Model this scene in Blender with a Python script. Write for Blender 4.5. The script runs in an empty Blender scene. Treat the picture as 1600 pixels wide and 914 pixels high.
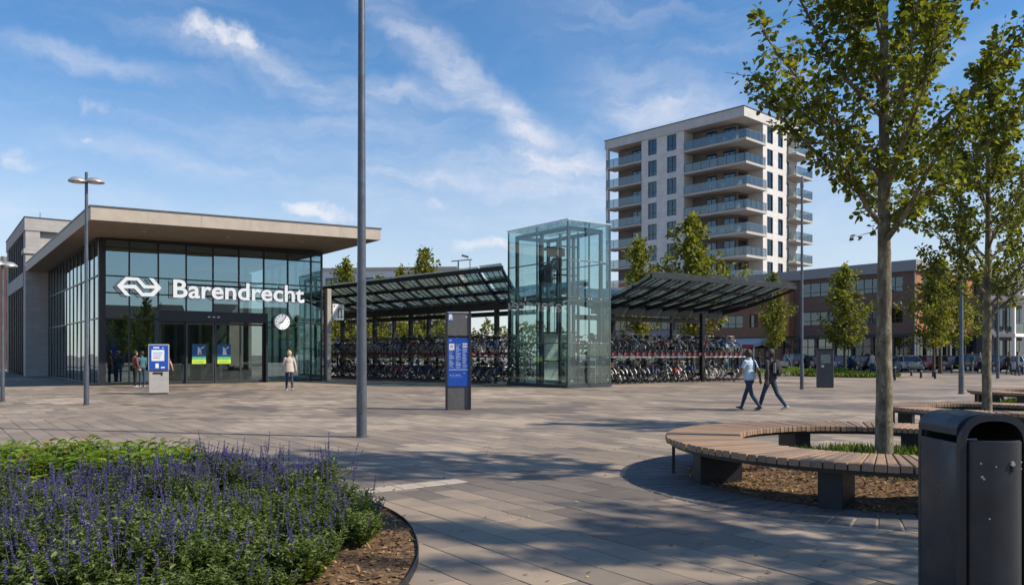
import bpy, bmesh, math, random
import numpy as np
from mathutils import Vector, Matrix

# ------------------------------------------------------------------ camera, sky, sun
R = math.radians
random.seed(7)
scene = bpy.context.scene
COL = scene.collection
EYE, FOC, HOR = 1.55, 1250.0, 554.0          # eye height, focal length and horizon row of the photograph

cam_data = bpy.data.cameras.new('camera')
cam = bpy.data.objects.new('camera', cam_data)
COL.objects.link(cam)
cam.location = (0, 0, EYE)
cam.rotation_euler = (R(90), 0, 0)
cam_data.sensor_width = 36.0
cam_data.lens = 36.0 * FOC / 1600.0
cam_data.shift_y = (HOR - 457.0) / 1600.0
cam_data.clip_start = 0.05
cam_data.clip_end = 4000
scene.camera = cam

SUN_EL = R(40)
SUN_AZ = R(103)                               # clockwise from +Y
sun_vec = Vector((math.sin(SUN_AZ) * math.cos(SUN_EL), math.cos(SUN_AZ) * math.cos(SUN_EL), math.sin(SUN_EL)))
sd = bpy.data.lights.new('sun', 'SUN')
sd.energy = 3.85
sd.angle = R(0.9)
sd.color = (1.0, 0.90, 0.76)
sun = bpy.data.objects.new('sun', sd)
COL.objects.link(sun)
sun.rotation_euler = (-sun_vec).to_track_quat('-Z', 'Y').to_euler()

vs = scene.view_settings
vs.view_transform = 'Standard'
vs.look = 'None'
vs.exposure = 0.62
vs.gamma = 1.0
scene.cycles.use_denoising = True
scene.cycles.max_bounces = 10
scene.cycles.transparent_max_bounces = 24
scene.cycles.glossy_bounces = 4
scene.cycles.caustics_reflective = False
scene.cycles.caustics_refractive = False
scene.cycles.sample_clamp_indirect = 6.0


class NT:
    """small helper to write node trees"""
    def __init__(self, tree):
        self.t = tree
        self.n = tree.nodes
        self.l = tree.links

    def new(self, kind, **kw):
        n = self.n.new(kind)
        for k, v in kw.items():
            setattr(n, k, v)
        return n

    def put(self, sock, val):
        if val is None:
            return
        if hasattr(val, 'is_output') or isinstance(val, bpy.types.NodeSocket):
            self.l.new(val, sock)
        else:
            sock.default_value = val

    def math(self, op, a, b=None, c=None, clamp=False):
        n = self.new('ShaderNodeMath', operation=op, use_clamp=clamp)
        self.put(n.inputs[0], a)
        self.put(n.inputs[1], b)
        self.put(n.inputs[2], c)
        return n.outputs[0]

    def mix(self, fac, a, b, blend='MIX'):
        n = self.new('ShaderNodeMix', data_type='RGBA', blend_type=blend)
        self.put(n.inputs[0], fac)
        self.put(n.inputs[6], a)
        self.put(n.inputs[7], b)
        return n.outputs[2]

    def noise(self, vec, scale, detail=4, rough=0.55, dist=0.0, out=0):
        n = self.new('ShaderNodeTexNoise')
        self.put(n.inputs['Vector'], vec)
        n.inputs['Scale'].default_value = scale
        n.inputs['Detail'].default_value = detail
        n.inputs['Roughness'].default_value = rough
        n.inputs['Distortion'].default_value = dist
        return n.outputs[out]

    def ramp(self, fac, stops):
        n = self.new('ShaderNodeValToRGB')
        self.put(n.inputs[0], fac)
        el = n.color_ramp.elements
        while len(el) < len(stops):
            el.new(0.5)
        for e, (p, c) in zip(el, stops):
            e.position = p
            e.color = c if len(c) == 4 else (*c, 1)
        return n.outputs[0]

    def maprange(self, v, a, b, c=0.0, d=1.0, smooth=True):
        n = self.new('ShaderNodeMapRange')
        n.interpolation_type = 'SMOOTHSTEP' if smooth else 'LINEAR'
        self.put(n.inputs[0], v)
        for i, x in enumerate((a, b, c, d)):
            n.inputs[i + 1].default_value = x
        return n.outputs[0]


def build_world():
    w = bpy.data.worlds.new('World')
    scene.world = w
    w.use_nodes = True
    w.cycles.sampling_method = 'AUTOMATIC'
    t = NT(w.node_tree)
    t.n.clear()
    sky = t.new('ShaderNodeTexSky', sky_type='NISHITA')
    sky.sun_disc = False
    sky.sun_elevation = SUN_EL
    sky.sun_rotation = SUN_AZ
    sky.altitude = 0
    sky.air_density = 1.0
    sky.dust_density = 0.15
    sky.ozone_density = 3.0
    tc = t.new('ShaderNodeTexCoord').outputs['Generated']
    sep = t.new('ShaderNodeSeparateXYZ')
    t.put(sep.inputs[0], tc)
    az = t.math('ARCTAN2', sep.outputs[0], sep.outputs[1])
    el = t.math('ARCSINE', sep.outputs[2])
    comb = t.new('ShaderNodeCombineXYZ')
    t.put(comb.inputs[0], az)
    t.put(comb.inputs[1], el)
    ae = comb.outputs[0]
    # warp the sky coordinates so that cloud outlines become ragged
    w1 = t.noise(ae, 9, 5, 0.62, out=1)
    wv = t.new('ShaderNodeVectorMath', operation='SUBTRACT')
    t.put(wv.inputs[0], w1)
    wv.inputs[1].default_value = (0.5, 0.5, 0.5)
    ws = t.new('ShaderNodeVectorMath', operation='SCALE')
    t.put(ws.inputs[0], wv.outputs[0])
    ws.inputs['Scale'].default_value = 0.085
    wa = t.new('ShaderNodeVectorMath', operation='ADD')
    t.put(wa.inputs[0], ae)
    t.put(wa.inputs[1], ws.outputs[0])
    warped = wa.outputs[0]

    def blob(px, py, rx, ry, ang):
        a = math.atan((px - 800) / FOC)
        e = math.atan((HOR - py) / FOC * math.cos(a))
        m = t.new('ShaderNodeMapping', vector_type='TEXTURE')
        m.inputs['Location'].default_value = (a, e, 0)
        m.inputs['Rotation'].default_value = (0, 0, -R(ang))
        m.inputs['Scale'].default_value = (rx / FOC * math.cos(a), ry / FOC, 1)
        t.put(m.inputs[0], warped)
        ln = t.new('ShaderNodeVectorMath', operation='LENGTH')
        t.put(ln.inputs[0], m.outputs[0])
        return t.maprange(ln.outputs['Value'], 1.25, 0.0)

    def total(items):
        acc = None
        for px, py, rx, ry, ang, s in items:
            b = t.math('MULTIPLY', blob(px, py, rx, ry, ang), s)
            acc = b if acc is None else t.math('ADD', acc, b)
        return acc
    puffs = total([(350, 66, 95, 34, 8, 1.0), (150, 167, 42, 18, 10, .62), (20, 234, 70, 26, 8, .72), (145, 216, 30, 13, 0, .5),
                   (505, 340, 95, 18, 4, .75), (762, 386, 75, 20, 0, .7), (672, 318, 36, 18, 25, .55), (1420, 330, 160, 22, 0, .4)])
    wisps = total([(120, 82, 200, 22, 7, .55), (440, 112, 260, 34, 13, .85), (650, 142, 150, 24, 12, .75), (650, 55, 150, 42, 42, .75),
                   (740, 120, 100, 34, 42, .8), (815, 205, 110, 36, 52, .85), (880, 245, 140, 50, 30, .8), (860, 285, 260, 60, 6, .8),
                   (1030, 165, 160, 62, 12, .85), (640, 272, 140, 15, 8, .6), (260, 245, 260, 26, 8, .45), (720, 345, 220, 26, 3, .45),
                   (1000, 100, 260, 60, 20, .2), (200, 320, 300, 30, 4, .3), (1330, 300, 260, 120, 0, .35)])
    st = t.new('ShaderNodeMapping')
    st.inputs['Rotation'].default_value = (0, 0, R(16))
    st.inputs['Scale'].default_value = (5, 26, 1)
    t.put(st.inputs[0], warped)
    fib = t.noise(st.outputs[0], 1.3, 7, 0.62)
    bil = t.noise(warped, 26, 6, 0.6)
    wden = t.math('MULTIPLY', wisps, t.maprange(fib, .28, .72, .25, 1.0))
    pden = t.math('MULTIPLY', puffs, t.maprange(bil, .25, .62, .45, 1.15))
    pden = t.maprange(pden, .10, .95)
    bg = t.math('MULTIPLY', t.maprange(t.noise(st.outputs[0], .55, 5, .6), .42, .82), .32)
    den = t.math('MAXIMUM', t.math('MAXIMUM', t.math('MULTIPLY', wden, .62), t.math('MULTIPLY', pden, .74)), bg)
    # cumulus bodies are a little warmer and bluer underneath through their thickness
    ccol = t.mix(t.maprange(bil, .3, .7), (4.9, 5.1, 5.7, 1), (6.6, 6.4, 6.4, 1))
    hs = t.new('ShaderNodeHueSaturation')
    hs.inputs['Saturation'].default_value = 1.28
    t.put(hs.inputs['Color'], sky.outputs[0])
    veil = t.maprange(el, -.02, .36, .74, 0.04)               # thin haze whitening the low sky all round
    low = t.mix(veil, hs.outputs[0], (4.5, 4.7, 5.2, 1))
    col = t.mix(t.math('MINIMUM', den, .92), low, ccol)
    bgn = t.new('ShaderNodeBackground')
    bgn.inputs['Strength'].default_value = 0.102
    t.put(bgn.inputs['Color'], col)
    o = t.new('ShaderNodeOutputWorld')
    t.l.new(bgn.outputs[0], o.inputs[0])


build_world()

# ------------------------------------------------------------------ helpers
U = Vector((0.8057, 0.5924, 0))              # the square is laid out along U and V
V = Vector((-0.5924, 0.8057, 0))
PHI = math.atan2(U.y, U.x)


def gp(px, py, z=0.0):
    """point at height z seen at a pixel of the photograph"""
    d = (EYE - z) * FOC / (py - HOR)
    return Vector(((px - 800) / FOC * d, d, z))


def pd(px, d, z=0.0):
    return Vector(((px - 800) / FOC * d, d, z))


class MB:
    """collects shapes; build() links them as one mesh object"""
    def __init__(self):
        self.v = []
        self.f = []
        self.mi = []
        self.m = 0

    def add(self, vs_, fs):
        o = len(self.v)
        self.v.extend([tuple(x) for x in vs_])
        for f in fs:
            self.f.append(tuple(i + o for i in f))
            self.mi.append(self.m)
        return self

    def box(self, x0, x1, y0, y1, z0, z1):
        return self.add([(x0, y0, z0), (x1, y0, z0), (x1, y1, z0), (x0, y1, z0), (x0, y0, z1), (x1, y0, z1), (x1, y1, z1), (x0, y1, z1)],
                        [(0, 3, 2, 1), (4, 5, 6, 7), (0, 1, 5, 4), (1, 2, 6, 5), (2, 3, 7, 6), (3, 0, 4, 7)])

    def cbox(self, x0, x1, y0, y1, z0, z1, c=0.01, seg=1):
        bm = bmesh.new()
        bmesh.ops.create_cube(bm, size=1)
        for v in bm.verts:
            v.co = Vector(((x0 + x1) / 2 + v.co.x * (x1 - x0), (y0 + y1) / 2 + v.co.y * (y1 - y0), (z0 + z1) / 2 + v.co.z * (z1 - z0)))
        bmesh.ops.bevel(bm, geom=list(bm.edges), offset=c, segments=seg, profile=0.5, affect='EDGES')
        bm.verts.index_update()
        self.add([v.co for v in bm.verts], [[v.index for v in f.verts] for f in bm.faces])
        bm.free()
        return self

    def bar(self, p, q, w, h, up=(0, 0, 1)):
        p, q = Vector(p), Vector(q)
        d = (q - p).normalized()
        s = d.cross(Vector(up))
        if s.length < 1e-4:
            s = d.cross(Vector((0, 1, 0)))
        s.normalize()
        n = s.cross(d)
        s, n = s * w / 2, n * h / 2
        return self.add([p - s - n, p + s - n, p + s + n, p - s + n, q - s - n, q + s - n, q + s + n, q - s + n],
                        [(0, 3, 2, 1), (4, 5, 6, 7), (0, 1, 5, 4), (1, 2, 6, 5), (2, 3, 7, 6), (3, 0, 4, 7)])

    def tube(self, pts, r, n=8, cap=True):
        pts = [Vector(p) for p in pts]
        rs = r if isinstance(r, (list, tuple)) else [r] * len(pts)
        vs_, fs = [], []
        prev = None
        for i, p in enumerate(pts):
            d = (pts[min(i + 1, len(pts) - 1)] - pts[max(i - 1, 0)]).normalized()
            if prev is None:
                a = d.cross(Vector((0, 0, 1)))
                if a.length < 1e-3:
                    a = d.cross(Vector((0, 1, 0)))
            else:
                a = prev - d * prev.dot(d)
            a.normalize()
            prev = a
            b = d.cross(a)
            for k in range(n):
                t_ = 2 * math.pi * k / n
                vs_.append(p + (a * math.cos(t_) + b * math.sin(t_)) * rs[i])
        for i in range(len(pts) - 1):
            for k in range(n):
                k2 = (k + 1) % n
                fs.append((i * n + k, i * n + k2, (i + 1) * n + k2, (i + 1) * n + k))
        if cap:
            fs.append(tuple(range(n - 1, -1, -1)))
            fs.append(tuple((len(pts) - 1) * n + k for k in range(n)))
        return self.add(vs_, fs)

    def lathe(self, prof, n=16, c=(0, 0, 0), axis='z'):
        vs_, fs = [], []
        for r, z in prof:
            for k in range(n):
                t_ = 2 * math.pi * k / n
                x, y = r * math.cos(t_), r * math.sin(t_)
                p = (x, y, z) if axis == 'z' else ((x, z, y) if axis == 'y' else (z, x, y))
                vs_.append((p[0] + c[0], p[1] + c[1], p[2] + c[2]))
        for i in range(len(prof) - 1):
            for k in range(n):
                k2 = (k + 1) % n
                q = (i * n + k, i * n + k2, (i + 1) * n + k2, (i + 1) * n + k)
                fs.append(q if axis == 'z' else q[::-1])
        a, b = tuple(range(n - 1, -1, -1)), tuple((len(prof) - 1) * n + k for k in range(n))
        if prof[0][0] > 1e-6:
            fs.append(a if axis == 'z' else a[::-1])
        if prof[-1][0] > 1e-6:
            fs.append(b if axis == 'z' else b[::-1])
        return self.add(vs_, fs)

    def torus(self, c, R_, r, n=24, m=6, axis='y', a0=0, a1=2 * math.pi):
        full = abs(a1 - a0 - 2 * math.pi) < 1e-6
        vs_, fs = [], []
        nn = n if full else n + 1
        for i in range(nn):
            a = a0 + (a1 - a0) * i / n
            for k in range(m):
                b = 2 * math.pi * k / m
                rr = R_ + r * math.cos(b)
                vs_.append((c[0] + rr * math.cos(a), c[1] + r * math.sin(b), c[2] + rr * math.sin(a)))
        for i in range(n):
            i2 = (i + 1) % nn
            for k in range(m):
                k2 = (k + 1) % m
                fs.append((i * m + k, i * m + k2, i2 * m + k2, i2 * m + k))
        return self.add(vs_, fs)

    def prism(self, poly, z0, z1):
        n = len(poly)
        vs_ = [(p[0], p[1], z0) for p in poly] + [(p[0], p[1], z1) for p in poly]
        fs = [tuple(range(n - 1, -1, -1)), tuple(range(n, 2 * n))]
        fs += [(i, (i + 1) % n, n + (i + 1) % n, n + i) for i in range(n)]
        return self.add(vs_, fs)

    def prism_y(self, poly, y0, y1):
        """polygon in x,z (anticlockwise seen from -y) extruded along y"""
        n = len(poly)
        vs_ = [(p[0], y0, p[1]) for p in poly] + [(p[0], y1, p[1]) for p in poly]
        fs = [tuple(range(n)), tuple(range(2 * n - 1, n - 1, -1))]
        fs += [((i + 1) % n, i, n + i, n + (i + 1) % n) for i in range(n)]
        return self.add(vs_, fs)

    def mesh(self, name, mats, smooth=False):
        me = bpy.data.meshes.new(name)
        me.from_pydata(self.v, [], self.f)
        if not isinstance(mats, (list, tuple)):
            mats = [mats]
        for m in mats:
            me.materials.append(m)
        if len(mats) > 1:
            me.polygons.foreach_set('material_index', self.mi)
        if smooth:
            me.polygons.foreach_set('use_smooth', [True] * len(me.polygons))
            if smooth != 'all':
                me.set_sharp_from_angle(angle=R(38))
        me.update()
        return me

    def build(self, name, mats, parent=None, loc=(0, 0, 0), rz=0.0, smooth=False):
        return link(name, self.mesh(name, mats, smooth), parent, loc, rz)


def link(name, me, parent=None, loc=(0, 0, 0), rz=0.0):
    o = bpy.data.objects.new(name, me)
    COL.objects.link(o)
    o.location = loc
    o.rotation_euler = (0, 0, rz)
    o.parent = parent
    return o


def tag(o, label=None, cat=None, group=None, kind=None):
    if label:
        o['label'] = label
    if cat:
        o['category'] = cat
    if group:
        o['group'] = group
    if kind:
        o['kind'] = kind
    return o


def thing(name, label, cat, loc=(0, 0, 0), rz=0.0, group=None):
    o = bpy.data.objects.new(name, None)
    COL.objects.link(o)
    o.location = loc
    o.rotation_euler = (0, 0, rz)
    o.empty_display_size = 0.2
    return tag(o, label, cat, group)


def struct(o):
    return tag(o, kind='structure')


def copy_tree(o, parent=None, kids=None):
    c = o.copy()
    COL.objects.link(c)
    c.parent = parent
    for ch in (o.children if kids is None else kids):
        copy_tree(ch, c)
    return c


# ------------------------------------------------------------------ materials
def principled(name):
    m = bpy.data.materials.new(name)
    m.use_nodes = True
    t = NT(m.node_tree)
    b = t.n['Principled BSDF']
    return m, t, b


def mat(name, col, rough=0.6, metal=0.0, var=0.15, scale=6.0, bump=0.0, bscale=40.0, spec=0.5, var2=None):
    """plain material with uneven colour, uneven gloss and a little relief"""
    m, t, b = principled(name)
    pos = t.new('ShaderNodeNewGeometry').outputs['Position']
    n = t.noise(pos, scale, 6, 0.6)
    lo = [max(0, c * (1 - var)) for c in col]
    hi = [min(1, c * (1 + var)) for c in col]
    t.put(b.inputs['Base Color'], t.ramp(n, [(.3, lo), (.7, hi)]))
    n2 = t.noise(pos, scale * 3.1, 4, 0.6)
    t.put(b.inputs['Roughness'], t.maprange(n2, .3, .7, max(0.02, rough - .08), min(1, rough + .08)))
    b.inputs['Metallic'].default_value = metal
    b.inputs['Specular IOR Level'].default_value = spec
    if bump:
        bn = t.new('ShaderNodeBump')
        bn.inputs['Strength'].default_value = bump
        bn.inputs['Distance'].default_value = 0.01
        t.put(bn.inputs['Height'], t.noise(pos, bscale, 5, .65))
        t.put(b.inputs['Normal'], bn.outputs[0])
    return m


def glass(name, tint=(0.80, 0.92, 0.90), base=0.12, refl=(0.85, 0.95, 0.97), rough=0.0):
    """thin pane: tinted see-through mixed with mirror reflection that grows towards grazing angles"""
    m = bpy.data.materials.new(name)
    m.use_nodes = True
    t = NT(m.node_tree)
    t.n.clear()
    tr = t.new('ShaderNodeBsdfTransparent')
    tr.inputs[0].default_value = (*tint, 1)
    gl = t.new('ShaderNodeBsdfGlossy')
    gl.inputs['Color'].default_value = (*refl, 1)
    gl.inputs['Roughness'].default_value = rough
    geo = t.new('ShaderNodeNewGeometry')
    dp = t.new('ShaderNodeVectorMath', operation='DOT_PRODUCT')
    t.l.new(geo.outputs['Normal'], dp.inputs[0])
    t.l.new(geo.outputs['Incoming'], dp.inputs[1])
    graz = t.math('POWER', t.math('SUBTRACT', 1.0, t.math('ABSOLUTE', dp.outputs['Value'])), 5.0)
    f = t.math('ADD', t.math('MULTIPLY', graz, 1.0 - base), base, clamp=True)
    mx = t.new('ShaderNodeMixShader')
    t.put(mx.inputs[0], f)
    t.l.new(tr.outputs[0], mx.inputs[1])
    t.l.new(gl.outputs[0], mx.inputs[2])
    o = t.new('ShaderNodeOutputMaterial')
    t.l.new(mx.outputs[0], o.inputs[0])
    return m


def leaf_mat(name, stops, trans=0.45, rough=0.5):
    """foliage: colour from a per-leaf tone, light passes through"""
    m = bpy.data.materials.new(name)
    m.use_nodes = True
    t = NT(m.node_tree)
    t.n.clear()
    at_ = t.new('ShaderNodeAttribute', attribute_name='tone').outputs['Fac']
    col = t.ramp(at_, stops)
    d = t.new('ShaderNodeBsdfPrincipled')
    t.put(d.inputs['Base Color'], col)
    d.inputs['Roughness'].default_value = rough
    d.inputs['Specular IOR Level'].default_value = 0.35
    tl = t.new('ShaderNodeBsdfTranslucent')
    t.put(tl.inputs[0], t.mix(1.0, col, (1.35, 1.25, .55, 1), 'MULTIPLY'))
    mx = t.new('ShaderNodeMixShader')
    mx.inputs[0].default_value = trans
    t.l.new(d.outputs[0], mx.inputs[1])
    t.l.new(tl.outputs[0], mx.inputs[2])
    o = t.new('ShaderNodeOutputMaterial')
    t.l.new(mx.outputs[0], o.inputs[0])
    return m


def brick_mat(name, c1, c2, mortar, bw=.24, bh=.075, plane='xz', rough=.85, off=.5, bump=.4, ms=.006):
    """masonry in the object's own axes"""
    m, t, b = principled(name)
    tc = t.new('ShaderNodeTexCoord').outputs['Object']
    sp = t.new('ShaderNodeSeparateXYZ')
    t.put(sp.inputs[0], tc)
    cb = t.new('ShaderNodeCombineXYZ')
    t.put(cb.inputs[0], t.math('ADD', sp.outputs[0], sp.outputs[1]))
    t.put(cb.inputs[1], sp.outputs[2])
    br = t.new('ShaderNodeTexBrick')
    br.offset = off
    t.put(br.inputs['Vector'], cb.outputs[0])
    br.inputs['Color1'].default_value = (*c1, 1)
    br.inputs['Color2'].default_value = (*c2, 1)
    br.inputs['Mortar'].default_value = (*mortar, 1)
    br.inputs['Scale'].default_value = 1
    br.inputs['Brick Width'].default_value = bw
    br.inputs['Row Height'].default_value = bh
    br.inputs['Mortar Size'].default_value = ms
    br.inputs['Bias'].default_value = 0
    n = t.noise(tc, .9, 6, .6)
    t.put(b.inputs['Base Color'], t.mix(t.maprange(n, .3, .7, 0, .35), br.outputs[0], (c1[0] * .6, c1[1] * .6, c1[2] * .6, 1)))
    b.inputs['Roughness'].default_value = rough
    bn = t.new('ShaderNodeBump')
    bn.inputs['Strength'].default_value = bump
    bn.inputs['Distance'].default_value = .01
    t.put(bn.inputs['Height'], t.math('SUBTRACT', t.math('MULTIPLY', t.noise(tc, 30, 4), .3), br.outputs['Fac']))
    t.put(b.inputs['Normal'], bn.outputs[0])
    return m


PW, PL = 0.33, 0.66                           # paving slab


def paving_mat():
    m, t, b = principled('paving_slabs')
    pos = t.new('ShaderNodeNewGeometry').outputs['Position']
    da = t.new('ShaderNodeVectorMath', operation='DOT_PRODUCT')
    db = t.new('ShaderNodeVectorMath', operation='DOT_PRODUCT')
    t.put(da.inputs[0], pos)
    da.inputs[1].default_value = U
    t.put(db.inputs[0], pos)
    db.inputs[1].default_value = V
    a = t.math('DIVIDE', da.outputs['Value'], PW)
    i = t.math('FLOOR', a)
    jb = t.math('ADD', t.math('DIVIDE', db.outputs['Value'], PL), t.math('FRACT', t.math('MULTIPLY', i, 0.37)))
    j = t.math('FLOOR', jb)
    fa, fb = t.math('FRACT', a), t.math('FRACT', jb)
    ea = t.math('MINIMUM', fa, t.math('SUBTRACT', 1.0, fa))
    eb = t.math('MINIMUM', fb, t.math('SUBTRACT', 1.0, fb))
    edge = t.math('MINIMUM', t.math('MULTIPLY', ea, PW), t.math('MULTIPLY', eb, PL))
    joint = t.math('LESS_THAN', edge, 0.0045)
    cell = t.new('ShaderNodeCombineXYZ')
    t.put(cell.inputs[0], i)
    t.put(cell.inputs[1], j)
    wn = t.new('ShaderNodeTexWhiteNoise', noise_dimensions='2D')
    t.put(wn.inputs['Vector'], cell.outputs[0])
    tone = wn.outputs['Value']
    cc = t.new('ShaderNodeVectorMath', operation='MULTIPLY')
    t.put(cc.inputs[0], cell.outputs[0])
    cc.inputs[1].default_value = (PW, PL, 1)
    fields = t.noise(cc.outputs[0], .19, 2.0, .45, 1.0)       # fields laid from different batches, in whole slabs
    f2 = t.noise(cc.outputs[0], .07, 1, .4)
    stone = t.ramp(fields, [(.40, (.172, .142, .114)), (.41, (.298, .236, .174)), (.50, (.345, .270, .194)), (.505, (.246, .20, .152)), (.575, (.288, .230, .172)), (.58, (.43, .345, .255))])
    stone = t.mix(t.maprange(f2, .45, .6, 0, .5), stone, (.285, .228, .175, 1))
    stone = t.mix(1.0, stone, t.ramp(tone, [(0, (.72, .73, .75)), (.5, (.92, .92, .92)), (1, (1.12, 1.10, 1.07))]), 'MULTIPLY')
    # stains, wear and fine grain
    stain = t.noise(pos, .8, 6, .65)
    stone = t.mix(t.maprange(stain, .42, .72, 0, .62), stone, (.18, .148, .125, 1))
    grain = t.noise(pos, 190, 3, .7)
    stone = t.mix(1.0, stone, t.ramp(grain, [(.3, (.84, .84, .84)), (.7, (1.12, 1.12, 1.12))]), 'MULTIPLY')
    tyre = t.new('ShaderNodeMapping')
    tyre.inputs['Rotation'].default_value = (0, 0, R(-24))
    tyre.inputs['Scale'].default_value = (.25, 3.0, 1)
    t.put(tyre.inputs[0], pos)
    stone = t.mix(t.maprange(t.noise(tyre.outputs[0], .9, 5, .6), .56, .72, 0, .30), stone, (.14, .125, .112, 1))
    spots = t.new('ShaderNodeTexVoronoi')
    t.put(spots.inputs['Vector'], pos)
    spots.inputs['Scale'].default_value = 2.6
    gum = t.math('LESS_THAN', spots.outputs['Distance'], .055)
    stone = t.mix(t.math('MULTIPLY', gum, .6), stone, (.1, .095, .09, 1))
    sand = t.ramp(t.noise(pos, 2.2, 3), [(.35, (.07, .06, .052)), (.65, (.15, .125, .10))])
    t.put(b.inputs['Base Color'], t.mix(joint, stone, sand))
    t.put(b.inputs['Roughness'], t.maprange(stain, .3, .7, .62, .82))
    b.inputs['Specular IOR Level'].default_value = .35
    bn = t.new('ShaderNodeBump')
    bn.inputs['Strength'].default_value = .35
    bn.inputs['Distance'].default_value = .004
    t.put(bn.inputs['Height'], t.math('SUBTRACT', t.math('ADD', t.math('MULTIPLY', grain, .5), t.math('MULTIPLY', t.noise(pos, 30, 4), .6)), t.math('MULTIPLY', joint, 1.5)))
    t.put(b.inputs['Normal'], bn.outputs[0])
    return m


def soil_mat():
    m, t, b = principled('garden_soil')
    pos = t.new('ShaderNodeNewGeometry').outputs['Position']
    n = t.noise(pos, 9, 8, .7)
    t.put(b.inputs['Base Color'], t.ramp(n, [(.3, (.06, .034, .017)), (.5, (.165, .095, .044)), (.72, (.31, .19, .09))]))
    b.inputs['Roughness'].default_value = .95
    bn = t.new('ShaderNodeBump')
    bn.inputs['Strength'].default_value = .9
    bn.inputs['Distance'].default_value = .03
    t.put(bn.inputs['Height'], t.noise(pos, 34, 7, .7))
    t.put(b.inputs['Normal'], bn.outputs[0])
    return m


def wood_mat(name, c1, c2):
    m, t, b = principled(name)
    tc = t.new('ShaderNodeTexCoord').outputs['Object']
    oi = t.new('ShaderNodeObjectInfo').outputs['Random']
    mp = t.new('ShaderNodeMapping')
    mp.inputs['Scale'].default_value = (3, 60, 60)
    t.put(mp.inputs[0], tc)
    sh = t.new('ShaderNodeVectorMath', operation='ADD')
    t.put(sh.inputs[0], mp.outputs[0])
    cb = t.new('ShaderNodeCombineXYZ')
    t.put(cb.inputs[2], t.math('MULTIPLY', oi, 91))
    t.put(sh.inputs[1], cb.outputs[0])
    g = t.noise(sh.outputs[0], 1.0, 6, .65)
    c = t.ramp(g, [(.3, c1), (.7, c2)])
    c = t.mix(1.0, c, t.ramp(oi, [(0, (.72, .74, .78)), (.5, (1, 1, 1)), (1, (1.22, 1.15, 1.05))]), 'MULTIPLY')
    t.put(b.inputs['Base Color'], c)
    b.inputs['Roughness'].default_value = .7
    bn = t.new('ShaderNodeBump')
    bn.inputs['Strength'].default_value = .3
    bn.inputs['Distance'].default_value = .003
    t.put(bn.inputs['Height'], g)
    t.put(b.inputs['Normal'], bn.outputs[0])
    return m


def bark_mat():
    m, t, b = principled('plane_bark')
    tc = t.new('ShaderNodeTexCoord').outputs['Object']
    mp = t.new('ShaderNodeMapping')
    mp.inputs['Scale'].default_value = (1, 1, .45)
    t.put(mp.inputs[0], tc)
    n = t.noise(mp.outputs[0], 9, 6, .65)
    n2 = t.noise(mp.outputs[0], 38, 5, .65)
    c = t.ramp(n, [(.32, (.065, .055, .036)), (.5, (.16, .138, .088)), (.66, (.30, .265, .18))])
    t.put(b.inputs['Base Color'], t.mix(t.maprange(n2, .52, .66, 0, .8), c, (.045, .038, .026, 1)))
    b.inputs['Roughness'].default_value = .9
    bn = t.new('ShaderNodeBump')
    bn.inputs['Strength'].default_value = .7
    bn.inputs['Distance'].default_value = .012
    t.put(bn.inputs['Height'], n2)
    t.put(b.inputs['Normal'], bn.outputs[0])
    return m


def paint(name, col, rough=.35, flake=.0):
    m, t, b = principled(name)
    b.inputs['Base Color'].default_value = (*col, 1)
    b.inputs['Roughness'].default_value = rough
    b.inputs['Coat Weight'].default_value = .6
    b.inputs['Coat Roughness'].default_value = .08
    return m


M = {}
M['paving'] = paving_mat()
M['soil'] = soil_mat()
M['ground'] = mat('far_ground', (.22, .2, .18), .9, var=.25, scale=.3)
M['asphalt'] = mat('asphalt', (.055, .055, .058), .9, var=.2, scale=2, bump=.3)
M['kerb'] = mat('kerb_stone', (.30, .29, .275), .85, var=.15, scale=3, bump=.2)
M['dark_stone'] = mat('dark_ring_stone', (.105, .10, .10), .75, var=.28, scale=7, bump=.25, bscale=120)
M['slat'] = wood_mat('bench_slat_wood', (.20, .125, .078), (.355, .24, .155))
M['bench_steel'] = mat('bench_steel', (.022, .024, .028), .5, metal=.2, var=.3, scale=9)
M['bark'] = bark_mat()
M['dark_bark'] = mat('dark_bark', (.075, .06, .04), .9, var=.35, scale=12, bump=.6)
M['anthracite'] = mat('anthracite_frame', (.022, .025, .029), .42, metal=.3, var=.25, scale=3)
M['canopy_steel'] = mat('canopy_steel', (.014, .015, .017), .45, metal=.2, var=.3, scale=4)
M['grey_steel'] = mat('galvanised_grey', (.20, .215, .235), .42, metal=.55, var=.22, scale=5)
M['pole_steel'] = mat('pole_paint', (.095, .108, .128), .40, metal=.35, var=.2, scale=3.5)
M['silver'] = mat('brushed_aluminium', (.52, .52, .51), .38, metal=.6, var=.12, scale=8)
M['white_metal'] = mat('white_lacquer', (.78, .77, .76), .38, var=.05, scale=6)
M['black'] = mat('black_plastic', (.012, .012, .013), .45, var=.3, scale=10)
M['rubber'] = mat('tyre_rubber', (.016, .016, .017), .85, var=.3, scale=20)
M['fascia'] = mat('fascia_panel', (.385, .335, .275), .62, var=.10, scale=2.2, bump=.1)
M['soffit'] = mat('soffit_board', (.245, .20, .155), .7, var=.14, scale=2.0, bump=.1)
M['roof_cap'] = mat('roof_cap_metal', (.09, .092, .10), .45, metal=.5, var=.2)
M['concrete'] = mat('concrete', (.36, .335, .30), .85, var=.16, scale=2.4, bump=.2)
M['glass_front'] = glass('facade_glass', (.55, .68, .67), .28, (.64, .80, .87))
M['glass_side'] = glass('side_glass', (.50, .62, .60), .30, (.80, .88, .90))
M['glass_door'] = glass('door_glass', (.62, .68, .66), .07, (.8, .9, .9))
M['glass_lift'] = glass('lift_glass', (.84, .91, .90), .075, (.84, .94, .96))
M['glass_roof'] = glass('canopy_glass', (.58, .70, .67), .06, (.8, .9, .9))
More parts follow.
